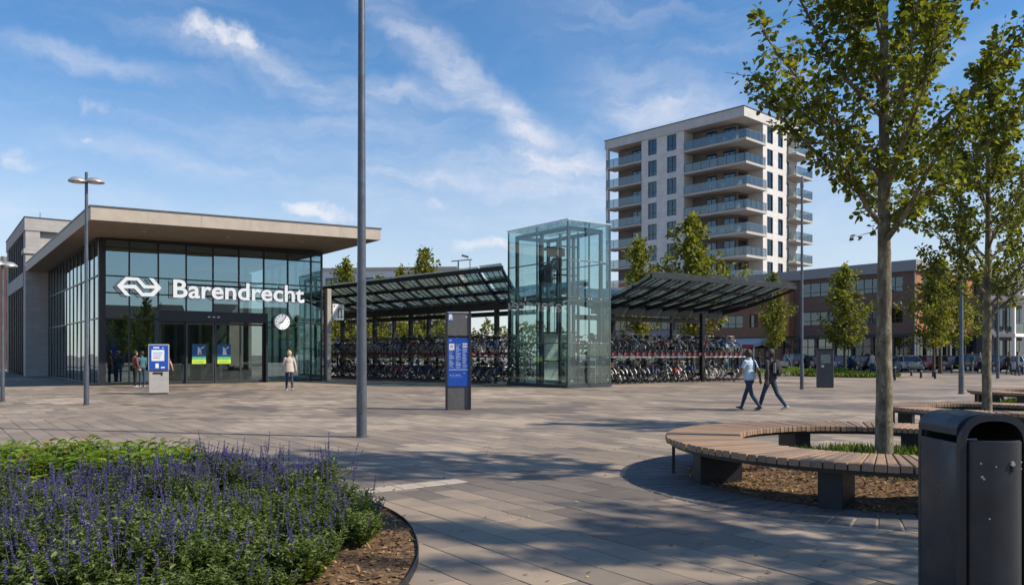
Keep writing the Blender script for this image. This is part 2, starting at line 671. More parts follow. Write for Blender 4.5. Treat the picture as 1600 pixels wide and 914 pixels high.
M['glass_rail'] = glass('railing_glass', (.55, .61, .61), .13, (.80, .83, .83))


def frosted(name, tint, col, k):
    m = glass(name, tint, .05, (.8, .9, .9))
    t = NT(m.node_tree)
    out = [n for n in t.n if n.type == 'OUTPUT_MATERIAL'][0]
    old = out.inputs[0].links[0].from_socket
    tl = t.new('ShaderNodeBsdfTranslucent')
    tl.inputs[0].default_value = (*col, 1)
    mx = t.new('ShaderNodeMixShader')
    mx.inputs[0].default_value = k
    t.l.new(old, mx.inputs[1])
    t.l.new(tl.outputs[0], mx.inputs[2])
    t.l.new(mx.outputs[0], out.inputs[0])
    return m


def glow_face(name, col, e):
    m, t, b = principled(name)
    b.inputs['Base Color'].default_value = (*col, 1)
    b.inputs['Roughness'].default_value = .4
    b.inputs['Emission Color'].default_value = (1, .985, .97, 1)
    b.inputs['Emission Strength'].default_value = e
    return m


M['glass_roof'] = frosted('canopy_glass', (.56, .63, .61), (.34, .385, .36), .20)
M['window_glass'] = glass('window_glass', (.30, .36, .38), .13, (.62, .74, .82))

# ------------------------------------------------------------------ ground and paving
struct(MB().add([(-900, -300, -.06), (900, -300, -.06), (900, 1500, -.06), (-900, 1500, -.06)], [(0, 1, 2, 3)]).build('ground', M['ground']))
plaza = struct(MB().add([(-75, -45, -.012), (75, -45, -.012), (75, 76, -.012), (-75, 76, -.012)], [(0, 1, 2, 3)]).build('plaza_pavement', M['paving']))

# outline of the flower bed (anticlockwise) and the bench rings
BED = [(-.78, 5.0), (-.70, 5.7), (-.76, 6.4), (-.95, 7.2), (-1.28, 7.9), (-1.75, 8.5), (-2.5, 9.15), (-3.5, 9.7), (-4.8, 10.1), (-6.4, 10.3),
       (-8.2, 10.1), (-9.4, 9.2), (-9.6, 7.6), (-8.8, 6.0), (-7.2, 4.7), (-5.2, 3.7), (-3.2, 3.3), (-1.8, 3.7), (-1.1, 4.3)]


def smooth_loop(pts, k=6):
    out, n = [], len(pts)
    for i in range(n):
        p0, p1, p2, p3 = (Vector((*pts[(i + d) % n], 0)) for d in (-1, 0, 1, 2))
        for s in range(k):
            t_ = s / k
            out.append(.5 * ((2 * p1) + (p2 - p0) * t_ + (2 * p0 - 5 * p1 + 4 * p2 - p3) * t_ ** 2 + (3 * p1 - p0 - 3 * p2 + p3) * t_ ** 3))
    return [(p.x, p.y) for p in out]


BEDS = smooth_loop(BED)


def inside(x, y, poly):
    c = False
    n = len(poly)
    for i in range(n):
        (x1, y1), (x2, y2) = poly[i], poly[(i + 1) % n]
        if (y1 > y) != (y2 > y) and x < (x2 - x1) * (y - y1) / (y2 - y1) + x1:
            c = not c
    return c


RING = [(4.62, 10.0, 2.65, 1.70), (9.5, 16.0, 1.85, 1.15), (15.5, 23.0, 2.1, 1.35)]   # centre, outer and inner radius of the bench rings


def lay_pavers():
    cells = []
    u, v = U.xy, V.xy
    for i in range(-40, 90):
        off = (i * .37) % 1.0
        for j in range(-30, 50):
            a, b = (i + .5) * PW, (j + .5 - off) * PL
            x, y = a * u.x + b * v.x, a * u.y + b * v.y
            if not (4.9 < y < 19) or abs(x) > .64 * y + .45:
                continue
            if inside(x, y, BEDS) and all(inside(x + dx, y + dy, BEDS) for dx, dy in ((.4, 0), (-.4, 0), (0, .4), (0, -.4))):
                continue
            if math.hypot(x - RING[0][0], y - RING[0][1]) < 2.2:
                continue
            cells.append((y, x, a, b))
    cells.sort()
    g, c, h = .0028, .0045, .05

    def paver(mb, a, b, z, tilt, loc=True):
        w, l = PW / 2 - g, PL / 2 - g
        vs_ = []
        for inset, zz in ((0, -h), (0, -c), (c, 0)):
            for sx, sy in ((-1, -1), (1, -1), (1, 1), (-1, 1)):
                vs_.append(((w - inset) * sx, (l - inset) * sy, zz))
        out = []
        for x, y, zz in vs_:
            zz += z + tilt[0] * x + tilt[1] * y
            if loc:
                q = U * (a + x) + V * (b + y)
                out.append((q.x, q.y, zz))
            else:
                out.append((x, y, zz))
        fs = [(8, 9, 10, 11)]
        for k in range(4):
            k2 = (k + 1) % 4
            fs += [(k, k2, 4 + k2, 4 + k), (4 + k, 4 + k2, 8 + k2, 8 + k)]
        mb.add(out, fs)
    one = MB()
    paver(one, 0, 0, 0, (0, 0), False)
    me = one.mesh('paver', M['paving'])
    rest = MB()
    for k, (y, x, a, b) in enumerate(cells):
        z, tl = random.uniform(-.0022, .0012), (random.gauss(0, .0035), random.gauss(0, .002))
        if k < 300:
            o = link('paver', me, plaza, (x, y, z), PHI)
            o.rotation_euler = (tl[1], -tl[0], PHI)
        else:
            paver(rest, a, b, z, tl)
    tag(rest.build('far_paving', M['paving'], plaza), kind='stuff')


lay_pavers()
M['light_stone'] = mat('light_inlay_stone', (.42, .355, .275), .7, var=.12, scale=9, bump=.2, bscale=120)
inl = MB().cbox(-.145, .145, -.145, .145, -.03, .0045, .004).mesh('inlay_slab', M['light_stone'])
for k in range(5):
    q = U * (4.0 + .30 * k) + V * 8.32
    link('inlay_slab', inl, plaza, (q.x, q.y, 0), PHI)

# ------------------------------------------------------------------ station hall
O = gp(155, 602)
SW, SD = 11.87, 20.0                                       # width and depth of the glass hall
LV = [.10, 3.39, 4.70, 5.56, 7.01, 7.40]
M['hall_floor'] = mat('hall_floor', (.16, .155, .15), .35, var=.15, scale=1.5)
M['hall_wall'] = mat('hall_wall', (.22, .22, .21), .7, var=.2, scale=1)
M['hall_panel'] = mat('hall_panel', (.62, .58, .48), .6, var=.1, scale=1)
M['door_frame'] = mat('door_frame', (.05, .052, .056), .4, metal=.4, var=.2)
M['logo_face'] = glow_face('glow_sign_face', (.80, .795, .79), .42)     # weak glow added so the sign faces stay bright under the roof
M['logo_side'] = mat('sign_return', (.02, .024, .034), .5, var=.2)

sta = thing('station_building', 'glass fronted station hall with flat overhanging roof and white lettering', 'station', O, PHI)


def pane(name, w, h, parent, m, loc, ry=False, tilt=.0022, th=.018):
    """sheet of glass standing in the xz plane (or yz), set very slightly out of true"""
    mb = MB()
    if ry:
        mb.box(-th / 2, th / 2, -w / 2, w / 2, -h / 2, h / 2)
    else:
        mb.box(-w / 2, w / 2, -th / 2, th / 2, -h / 2, h / 2)
    o = mb.build(name, m, parent, loc)
    o.rotation_euler = (random.gauss(0, tilt) if not ry else 0, random.gauss(0, tilt) if ry else 0, random.gauss(0, tilt))
    return o


xs = [1.4 * k for k in range(9)] + [SW]
for k, x in enumerate(xs):
    wd = .30 if k == 0 else (.06 if k < 9 else .08)
    z0 = 3.83 if 2 < k < 6 else 0
    if k == 0:
        MB().box(-.02, .30, -.02, .30, 0, 7.43).build('corner_post', M['anthracite'], sta)
    else:
        MB().box(x - wd / 2, x + wd / 2, -.03, .13, z0, 7.43).build('mullion', M['anthracite'], sta)
for z in LV[:-1]:
    if z < 3.5:
        MB().box(.30, 2.77, -.02, .11, z - .035, z + .035).build('transom', M['anthracite'], sta)
        MB().box(8.43, SW, -.02, .11, z - .035, z + .035).build('transom', M['anthracite'], sta)
    else:
        MB().box(.30, SW, -.02, .11, z - .03, z + .03).build('transom', M['anthracite'], sta)
MB().box(.30, SW + .04, -.025, .14, 7.36, 7.62).build('head_beam', M['anthracite'], sta)
for k in range(9):
    x0, x1 = xs[k], xs[k + 1]
    if k == 0:
        x0 = .28
    for q in range(5):
        z0, z1 = LV[q], LV[q + 1]
        if 2 <= k <= 5:
            if q == 0:
                continue
            z0 = max(z0, 3.83)
        pane('pane', x1 - x0 - .03, z1 - z0 - .02, sta, M['glass_front'], ((x0 + x1) / 2, .05, (z0 + z1) / 2))
# entrance: header, fixed lights and two sliding leaves
hd = MB().box(2.72, 8.48, -.42, .16, 3.30, 3.86).build('door_header', M['anthracite'], sta)
for x in (5.2, 5.45, 5.7):
    MB().box(x, x + .13, -.432, -.42, 3.55, 3.61).build('sensor', M['silver'], hd)
MB().box(2.72, 2.82, -.42, .10, 0, 3.30).build('door_jamb', M['anthracite'], sta)
MB().box(8.38, 8.48, -.42, .10, 0, 3.30).build('door_jamb', M['anthracite'], sta)
M['poster_blue'] = mat('poster_blue', (.012, .10, .26), .5, var=.25, scale=7)
M['poster_lime'] = mat('poster_lime', (.52, .66, .02), .5, var=.15, scale=7)
M['poster_green'] = mat('poster_green', (.12, .42, .16), .5, var=.2, scale=7)
M['white_print'] = mat('white_print', (.80, .80, .80), .5, var=.05)
M['red_print'] = mat('red_print', (.55, .12, .08), .5, var=.1)
for k, (x0, x1, y) in enumerate([(2.84, 4.16, -.06), (4.12, 5.58, -.22), (5.62, 7.05, -.22), (7.01, 8.36, -.06)]):
    f = MB()
    for a in (x0, x1 - .085):
        f.box(a, a + .085, y - .03, y + .03, .02, 3.28)
    f.box(x0 + .085, x1 - .085, y - .03, y + .03, .02, .16)
    f.box(x0 + .085, x1 - .085, y - .03, y + .03, 3.16, 3.28)
    f.box(x0 + .085, x1 - .085, y - .02, y + .02, 1.02, 1.07)
    d = f.build('door', M['door_frame'], sta)
    pane('pane', x1 - x0 - .17, 3.0, d, M['glass_door'], ((x0 + x1) / 2, y, 1.66), tilt=.001)
    if k in (1, 2):
        c = (x0 + x1) / 2 - (.06 if k == 1 else .22)
        p = MB().box(c - .36, c + .36, y - .026, y - .016, 1.42, 2.12).build('poster', M['poster_blue'], d)
        MB().box(c - .36, c + .36, y - .026, y - .016, 1.27, 1.42).build('poster_band', M['poster_green'], p)
        MB().box(c - .36, c + .36, y - .026, y - .016, 1.06, 1.27).build('poster_band', M['poster_lime'], p)
        art = MB()
        art.prism_y([(c - .08, 1.55), (c + .14, 1.55), (c + .10, 1.78), (c + .02, 1.92), (c - .06, 1.98)], y - .032, y - .027)
        art.build('poster_print', M['white_print'], p)
        MB().prism_y([(c, 1.55), (c + .1, 1.55), (c + .06, 1.70), (c + .02, 1.70)], y - .037, y - .033).build('poster_print', M['red_print'] if k == 1 else M['white_print'], p)
        MB().bar((c + .08, y - .03, 1.86), (c + .26, y - .03, 1.98), .006, .05).build('poster_print', M['white_print'], p)
        for q in range(5):
            MB().box(c - .26 + .11 * q, c - .19 + .11 * q, y - .032, y - .027, 1.13, 1.20).build('poster_print', M['poster_green'], p)
# left flank and right flank glazing
for side, x, depth, gm in ((0, 0, SD, 'glass_side'), (1, SW, 9.8, 'glass_front')):
    n = int(round(depth / 1.43))
    st = depth / n
    for k in range(1, n + 1):
        MB().box(x - .045, x + .10, k * st - .035, k * st + .035, 0, 7.43).build('mullion', M['anthracite'], sta)
    for z in (.05, 3.39, 5.56):
        MB().box(x - .05, x + .05, .30 if side == 0 else .02, depth, z - .035, z + .035).build('transom', M['anthracite'], sta)
    MB().box(x - .11, x + .07, .30 if side == 0 else .15, depth, 7.36, 7.60).build('head_beam', M['anthracite'], sta)
    for k in range(n):
        for z0, z1 in ((.09, 3.36), (3.42, 5.53), (5.59, 7.38)):
            pane('pane', st - .08, z1 - z0, sta, M[gm], (x, (k + .5) * st, (z0 + z1) / 2), ry=True, tilt=.003)

# roof: tilted slab, soffit boards, fascia panels, dark capping
rs0, rs1, rt0, rt1 = -1.27, 12.75, -5.83, 21.3


def rz_(x):
    return 7.45 + .021 * (x + 1.27)


def tilted(x0, x1, y0, y1, z0, z1, mb=None):
    mb = mb or MB()
    a, b = rz_(x0), rz_(x1)
    return mb.add([(x0, y0, a + z0), (x1, y0, b + z0), (x1, y1, b + z0), (x0, y1, a + z0), (x0, y0, a + z1), (x1, y0, b + z1), (x1, y1, b + z1), (x0, y1, a + z1)],
                  [(0, 3, 2, 1), (4, 5, 6, 7), (0, 1, 5, 4), (1, 2, 6, 5), (2, 3, 7, 6), (3, 0, 4, 7)])


roof = tilted(rs0 + .04, rs1 - .04, rt0 + .04, rt1, .02, .55).build('roof', M['roof_cap'], sta)
nb = 12
for k in range(nb):
    y0 = rt0 + .05 + (rt1 - rt0 - .06) * k / nb
    y1 = rt0 + .05 + (rt1 - rt0 - .06) * (k + 1) / nb - .012
    for q in range(5):
        xa = rs0 + .05 + (rs1 - rs0 - .1) * q / 5
        xb = rs0 + .05 + (rs1 - rs0 - .1) * (q + 1) / 5 - .012
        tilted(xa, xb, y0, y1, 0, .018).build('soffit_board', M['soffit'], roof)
nf = 6
for k in range(nf):
    xa, xb = rs0 + (rs1 - rs0) * k / nf, rs0 + (rs1 - rs0) * (k + 1) / nf - .006
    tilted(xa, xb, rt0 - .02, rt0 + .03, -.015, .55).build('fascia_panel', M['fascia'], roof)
for k in range(10):
    ya, yb = rt0 + .04 + (rt1 - rt0 - .04) * k / 10, rt0 + .04 + (rt1 - rt0 - .04) * (k + 1) / 10 - .008
    tilted(rs0 - .02, rs0 + .03, ya, yb, -.015, .55).build('fascia_panel', M['fascia'], roof)
    tilted(rs1 - .03, rs1 + .02, ya, yb, -.015, .55).build('fascia_panel', M['fascia'], roof)
tilted(rs0 - .05, rs1 + .05, rt0 - .05, rt1, .555, .63).build('roof_capping', M['roof_cap'], roof)
M['lamp'] = mat('downlight_ring', (.6, .6, .58), .4)
for x in (1.5, 5.5, 9.5):
    mb = MB().lathe([(.001, -.012), (.06, -.012), (.075, .0), (.075, .01)], 12, (x, -3.0, rz_(x)))
    mb.build('downlight', M['lamp'], roof)

# inside of the hall
MB().box(.1, SW - .1, .3, SD, -.005, .012).build('hall_floor', M['hall_floor'], sta)
MB().box(.2, SW - .2, 12.0, 12.2, .02, 7.3).build('back_wall', M['hall_wall'], sta)
for k in range(7):
    MB().box(3.2 + .8 * k, 3.42 + .8 * k, 11.9, 11.99, .1, 4.2 + .3 * (k % 3)).build('wall_panel', M['hall_panel'], sta)
for x in (2.9, 9.0):
    MB().lathe([(.16, .01), (.16, 7.3)], 14, (x, 5.0, 0)).build('column', M['grey_steel'], sta, smooth=True)
for k in range(6):
    g = MB().cbox(2.2 + 1.15 * k, 2.42 + 1.15 * k, 7.0, 8.5, .02, 1.05, .03)
    g.build('ticket_gate', M['silver'], sta)
for k in range(5):
    MB().box(1.6 + 2.0 * k, 1.75 + 2.0 * k, 1.0, 11.0, 5.9, 6.0).build('ceiling_rail', M['grey_steel'], sta)

# lettering and emblem standing in front of the glass
SGY = -.42
sgn = thing('station_sign', 'large white raised station name letters on the glass front', 'sign', O, PHI)


def text_mesh(txt, width, height, depth, bold, mats, name):
    cu = bpy.data.curves.new('lettering', 'FONT')
    cu.body = txt
    cu.size = 1.0
    cu.extrude = .08
    cu.offset = bold
    cu.resolution_u = 5
    o = bpy.data.objects.new('lettering_tmp', cu)
    COL.objects.link(o)
    bpy.context.view_layer.update()
    me = bpy.data.meshes.new_from_object(o.evaluated_get(bpy.context.evaluated_depsgraph_get()))
    bpy.data.objects.remove(o)
    co = np.array([v.co[:] for v in me.vertices])
    lo, hi = co.min(0), co.max(0)
    sc = (width / (hi[0] - lo[0]), height / (hi[1] - lo[1]))
    out = np.stack([(co[:, 0] - lo[0]) * sc[0], -np.sign(co[:, 2]) * depth / 2, (co[:, 1] - lo[1]) * sc[1]], 1)
    me.vertices.foreach_set('co', out.astype(np.float32).ravel())
    me.materials.clear()
    for m in mats:
        me.materials.append(m)
    me.update()
    for p in me.polygons:
        p.material_index = 0 if abs(p.normal.y) > .7 else 1
    me.name = name
    return me


def letters(txt, x0, x1, z0, h, y, parent):
    """one mesh per letter; widths follow the typeface"""
    cu = bpy.data.curves.new('measure', 'FONT')
    o = bpy.data.objects.new('measure', cu)
    COL.objects.link(o)
    adv, ht = [], []
    for i in range(len(txt) + 1):
        cu.body = txt[:i] + '|'
        bpy.context.view_layer.update()
        adv.append(o.dimensions.x)
    box = []
    for ch in txt:
        cu.body = ch
        bpy.context.view_layer.update()
        bb = o.bound_box
        xs_ = [b[0] for b in bb]
        ys_ = [b[1] for b in bb]
        box.append((min(xs_), max(xs_), min(ys_), max(ys_)))
    bpy.data.objects.remove(o)
    cap = box[0][3] - 0
    tot = adv[len(txt)] - adv[0]
    k = (x1 - x0) / tot
    kz = h / cap
    for i, ch in enumerate(txt):
        b = box[i]
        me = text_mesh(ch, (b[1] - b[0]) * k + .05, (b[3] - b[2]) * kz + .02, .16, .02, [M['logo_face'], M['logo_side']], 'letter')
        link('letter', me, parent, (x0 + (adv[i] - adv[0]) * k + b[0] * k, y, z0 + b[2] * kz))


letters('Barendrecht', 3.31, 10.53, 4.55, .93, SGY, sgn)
MB().bar((3.4, SGY + .16, 4.72), (10.7, SGY + .16, 4.72), .04, .05).build('sign_rail', M['anthracite'], sgn)
MB().bar((3.4, SGY + .16, 5.3), (10.7, SGY + .16, 5.3), .04, .05).build('sign_rail', M['anthracite'], sgn)
for x in (4.2, 7.0, 9.8):
    MB().bar((x, SGY + .18, 4.72), (x, .0, 4.72), .04, .04).build('sign_bracket', M['anthracite'], sgn)


def logo():
    """the two interlocked arrows, drawn as polygons in picture units"""
    P1 = [(140, 415), (385, 195), (735, 215), (925, 408), (1190, 412), (1020, 222), (1150, 232), (1385, 480), (1160, 695), (820, 690), (630, 485), (335, 475),
          (520, 680), (370, 665)]
    # outline split in two closed bands so that the gaps stay open
    a = [(140, 415), (385, 195), (735, 215), (925, 408), (1190, 412), (1215, 497), (875, 487), (690, 290), (425, 285), (300, 400)]
    b = [(140, 415), (300, 400), (655, 397), (860, 603), (1085, 603), (1200, 497), (1385, 480), (1160, 695), (820, 690), (615, 492), (320, 485)]
    c = [(140, 415), (320, 485), (520, 682), (370, 665)]
    d = [(1385, 480), (1200, 497), (1190, 412), (1020, 222), (1150, 232)]
    sx, sz = 2.12 / 1245, 1.0 / 500
    mk = MB()
    for poly in (a, b, c, d):
        q = []
        for x, z in poly:
            zz = 445 + (z - 445) - (x - 760) * .045          # take out the slope of the perspective
            q.append(((x - 140) * sx, -(zz - 445) * sz))
        mk.m = 0
        n = len(q)
        o = len(mk.v)
        mk.v.extend([(p[0], -.09, p[1]) for p in q] + [(p[0], .09, p[1]) for p in q])
        area = sum(q[i][0] * q[(i + 1) % n][1] - q[(i + 1) % n][0] * q[i][1] for i in range(n))
        r = range(n) if area > 0 else range(n - 1, -1, -1)
        mk.f.append(tuple(o + i for i in r))
        mk.mi.append(0)
        for i in range(n):
            mk.f.append((o + i, o + (i + 1) % n, o + n + (i + 1) % n, o + n + i))
            mk.mi.append(1)
    return mk


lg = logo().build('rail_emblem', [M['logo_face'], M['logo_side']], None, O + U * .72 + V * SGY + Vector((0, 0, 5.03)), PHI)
tag(lg, 'white double arrow railway emblem left of the station name', 'emblem')

# clock beside the doors
ck = thing('station_clock', 'round white wall clock with black hands right of the doors', 'clock', O + U * 9.35 + V * (-.25) + Vector((0, 0, 3.42)), PHI)
MB().lathe([(.001, -.06), (.44, -.06), (.47, -.03), (.47, .06), (.001, .06)], 32, axis='y').build('case', M['silver'], ck, smooth=True)
MB().lathe([(.001, -.068), (.43, -.068), (.43, -.061)], 32, axis='y').build('dial', glow_face('clock_dial', (.78, .77, .74), .28), ck)  # glow added to the dial to even out the roof's shadow edge
for k in range(12):
    a = k * math.pi / 6
    d_ = Vector((math.sin(a), 0, math.cos(a)))
    w = .05 if k % 3 == 0 else .032
    MB().bar(d_ * .31 + Vector((0, -.072, 0)), d_ * .40 + Vector((0, -.072, 0)), w, .006, (0, 1, 0)).build('hour_mark', M['black'], ck)
for a, l0, w in ((R(243), .22, .055), (R(38), .35, .04)):
    d_ = Vector((math.sin(a), 0, math.cos(a)))
    MB().bar(-d_ * .07 + Vector((0, -.08, 0)), d_ * l0 + Vector((0, -.08, 0)), w, .006, (0, 1, 0)).build('hand', M['black'], ck)
MB().bar((0, .06, 0), (0, .25, 0), .06, .06).build('bracket', M['anthracite'], ck)

# concrete pier at the right end of the front and the square sign on it
pr = MB().cbox(-.13, .13, -.3, .3, 0, 5.45, .02).build('concrete_pier', M['concrete'], None, O + U * 12.25 + V * .1, PHI)
tag(pr, 'slim tall concrete pier at the right corner of the station front', 'pillar')
sq = thing('square_sign', 'square white sign with dark symbol projecting from the concrete pier', 'sign', O + U * 12.9 + V * .0 + Vector((0, 0, 3.62)), PHI)
MB().cbox(-.36, .36, -.03, .03, 0, .95, .01).build('sign_plate', M['white_metal'], sq)
ic = MB().torus((.1, -.035, .60), .10, .028, 10, 6, a0=0, a1=math.pi)
ic.tube([(0, -.035, .60), (0, -.035, .25)], .028, 6).tube([(.2, -.035, .60), (.2, -.035, .25)], .028, 6)
ic.lathe([(.001, -.012), (.05, -.012), (.05, 0)], 10, (0, -.032, .17), 'y').lathe([(.001, -.012), (.05, -.012), (.05, 0)], 10, (.2, -.032, .17), 'y')
ic.build('symbol', M['black'], sq)
MB().box(-.30, -.22, -.036, -.031, .78, .88).build('symbol', M['black'], sq)
MB().bar((-.48, 0, .7), (-.36, 0, .7), .04, .04).build('bracket', M['anthracite'], sq)

# ------------------------------------------------------------------ stone block behind the hall
M['pale_stone'] = brick_mat('pale_stone', (.42, .405, .385), (.36, .345, .33), (.24, .23, .22), .9, .31, bump=.35)
M['fin'] = mat('dark_window_fin', (.028, .028, .032), .45, metal=.2, var=.3)
M['win_dark'] = mat('dark_window_glass', (.02, .026, .032), .06, var=.2, spec=.8)
blk = thing('stone_block', 'pale stone clad block with dark vertical windows behind the station hall', 'building', O + U * -1.3 + V * 21.5, PHI)
BH = 11.3
MB().box(.9, 16, 0, 15.8, 0, 7.9).build('wall', M['pale_stone'], blk)
MB().box(.9, 16, .35, 15.8, 7.9, BH - .9).build('wall', M['pale_stone'], blk)
MB().box(0, .9, 0, 1.35, 0, BH - .9).build('corner_pier', M['pale_stone'], blk)
MB().box(0, .9, 14.6, 15.8, 0, BH - .9).build('corner_pier', M['pale_stone'], blk)
MB().box(-.06, 16, -.06, 15.86, BH - .9, BH).build('parapet', M['pale_stone'], blk)
MB().box(-.10, 16.05, -.10, 15.9, BH, BH + .07).build('roof_capping', M['roof_cap'], blk)
MB().box(-.05, .88, 1.35, 14.6, 6.5, 7.5).build('stone_band', M['pale_stone'], blk)
MB().box(-.12, 2.3, -.12, 1.5, 8.75, 9.1).build('stone_band', M['pale_stone'], blk)
for (z0, z1) in ((0.2, 6.5), (7.5, BH - .9)):
    MB().box(.55, .89, 1.35, 14.6, z0, z1).build('window', M['win_dark'], blk)
    for k in range(9):
        y = 1.9 + k * 1.53
        MB().box(.02, .54, y - .12, y + .12, z0, z1).build('fin', M['fin'], blk)
MB().box(3.1, 6.5, .30, .36, 8.9, 10.1).build('window', M['win_dark'], blk)
MB().lathe([(.03, 0), (.03, .5)], 6, (1.0, 1.0, BH + .07)).build('vent_pipe', M['grey_steel'], blk)

# ------------------------------------------------------------------ glass lift tower
LC = gp(887, 606)
lift = thing('glass_lift_tower', 'free standing square glass lift tower between the two bicycle canopies', 'lift tower', LC, PHI)
LW, LDp, LZ = 2.75, 4.75, [.16, 2.1, 4.2, 5.98, 7.8]
M['lift_steel'] = mat('lift_steel', (.055, .065, .07), .38, metal=.4, var=.2)
for x, y in ((.35, .35), (LW - .35, .35), (.35, LDp - .35), (LW - .35, LDp - .35), (.35, LDp / 2), (LW - .35, LDp / 2)):
    MB().box(x - .07, x + .07, y - .07, y + .07, 0, 7.6).build('column', M['lift_steel'], lift)
for z in (4.2, 7.55):
    b = MB()
    b.box(.28, LW - .28, .28, .42, z - .12, z + .06).box(.28, LW - .28, LDp - .42, LDp - .28, z - .12, z + .06)
    b.box(.28, .42, .43, LDp - .43, z - .12, z + .06).box(LW - .42, LW - .28, .43, LDp - .43, z - .12, z + .06)
    b.build('ring_beam', M['lift_steel'], lift)
MB().box(-.03, LW + .03, -.03, LDp + .03, 0, .15).build('plinth', M['lift_steel'], lift)
MB().box(-.02, LW + .02, -.02, LDp + .02, 7.80, 7.84).build('roof_glass', M['glass_lift'], lift)
e = MB()
for a, b in (((0, 0), (LW, 0)), ((LW, 0), (LW, LDp)), ((LW, LDp), (0, LDp)), ((0, LDp), (0, 0))):
    e.bar((*a, 7.86), (*b, 7.86), .06, .05)
e.build('roof_edge', M['silver'], lift)
for q in range(4):
    z0, z1 = LZ[q] + .01, LZ[q + 1] - .01
    zc, hh = (z0 + z1) / 2, z1 - z0
    for k in range(2):
        for y in (0, LDp):
            pane('pane', LW / 2 - .015, hh, lift, M['glass_lift'], (LW * (k + .5) / 2, y, zc), tilt=.0012)
        for x in (0, LW):
            pane('pane', LDp / 2 - .015, hh, lift, M['glass_lift'], (x, LDp * (k + .5) / 2, zc), ry=True, tilt=.0012)
    if q:
        z = LZ[q]
        t_ = MB()
        m_ = 'grey_steel' if q != 2 else 'lift_steel'
        w = .05 if q != 2 else .14
        t_.bar((.04, .06, z), (LW - .04, .06, z), .05, w).bar((.06, .04, z), (.06, LDp - .04, z), .05, w).bar((LW - .06, .04, z), (LW - .06, LDp - .04, z), .05, w)
        t_.build('transom', M[m_], lift)
for x, y in ((LW / 2, .05), (.05, LDp / 2), (LW - .05, LDp / 2), (.035, .035), (LW - .035, .035), (.035, LDp - .035)):
    MB().box(x - .03, x + .03, y - .03, y + .03, .15, 7.78).build('glass_fin', M['lift_steel'], lift)
for x in (LW / 4, LW * .75, LW / 2 - .08, LW / 2 + .08):
    for z in LZ[1:4]:
        MB().lathe([(.001, -.03), (.035, -.03), (.035, 0)], 8, (x, -.012, z), 'y').build('clamp', M['silver'], lift)
# shaft, car and machinery inside
sh = MB()
for x in (.8, 1.95):
    for y in (1.5, 3.1):
        sh.box(x - .05, x + .05, y - .05, y + .05, .15, 7.4)
for z in (1.2, 2.6, 4.0, 5.4, 6.8):
    sh.box(.75, 2.0, 1.46, 1.54, z, z + .07).box(.75, 2.0, 3.06, 3.14, z, z + .07).box(.76, .84, 1.54, 3.06, z, z + .07)
sh.build('shaft_frame', M['canopy_steel'], lift)
car_ = MB()
car_.box(.92, 1.83, 1.62, 2.98, .2, .3).box(.92, 1.83, 1.62, 2.98, 2.42, 2.55)
car_.box(.92, 1.83, 2.9, 2.98, .3, 2.42)
car_.box(.92, .99, 1.62, 1.70, .3, 2.42).box(1.76, 1.83, 1.62, 1.70, .3, 2.42)
car_.box(1.0, 1.75, 2.80, 2.86, 1.1, 1.15)
car_.build('lift_car', M['silver'], lift)
MB().box(.95, 1.8, 1.63, 1.65, .3, 2.42).build('car_door', M['glass_door'], lift)
mc = MB()
mc.box(1.1, 1.6, 2.1, 2.7, 6.45, 6.85).tube([(1.1, 2.3, 6.3), (1.1, 2.3, 2.5)], .02, 6).tube([(1.4, 2.3, 6.3), (1.4, 2.3, 2.5)], .02, 6).tube([(1.6, 2.6, 6.3), (1.6, 2.6, 2.5)], .02, 6)
mc.lathe([(.001, -.1), (.3, -.1), (.3, .1), (.001, .1)], 16, (1.3, 2.4, 6.1), 'y')
mc.build('hoist', M['grey_steel'], lift)
wt = MB().box(.58, .70, 1.9, 2.7, 4.9, 6.0)
wt.build('counterweight', M['grey_steel'], lift)
MB().box(LW / 2 + .1, LW - .2, .08, .12, .2, 2.05).build('landing_door', M['glass_door'], lift)
hr = MB()
for z in (.95, 1.3):
    hr.tube([(LW - .8, .9, z), (LW - .2, .9, z), (LW - .2, 4.2, z)], .03, 6)
for y in (.9, 2.5, 4.2):
    hr.tube([(LW - .2, y, .15), (LW - .2, y, 1.3)], .025, 6)
hr.build('handrail', M['white_metal'], lift)
MB().cbox(.4, .62, .5, .7, .16, 1.25, .02).build('call_post', M['silver'], lift)

# ------------------------------------------------------------------ bicycle canopies
M['purlin'] = M['canopy_steel']


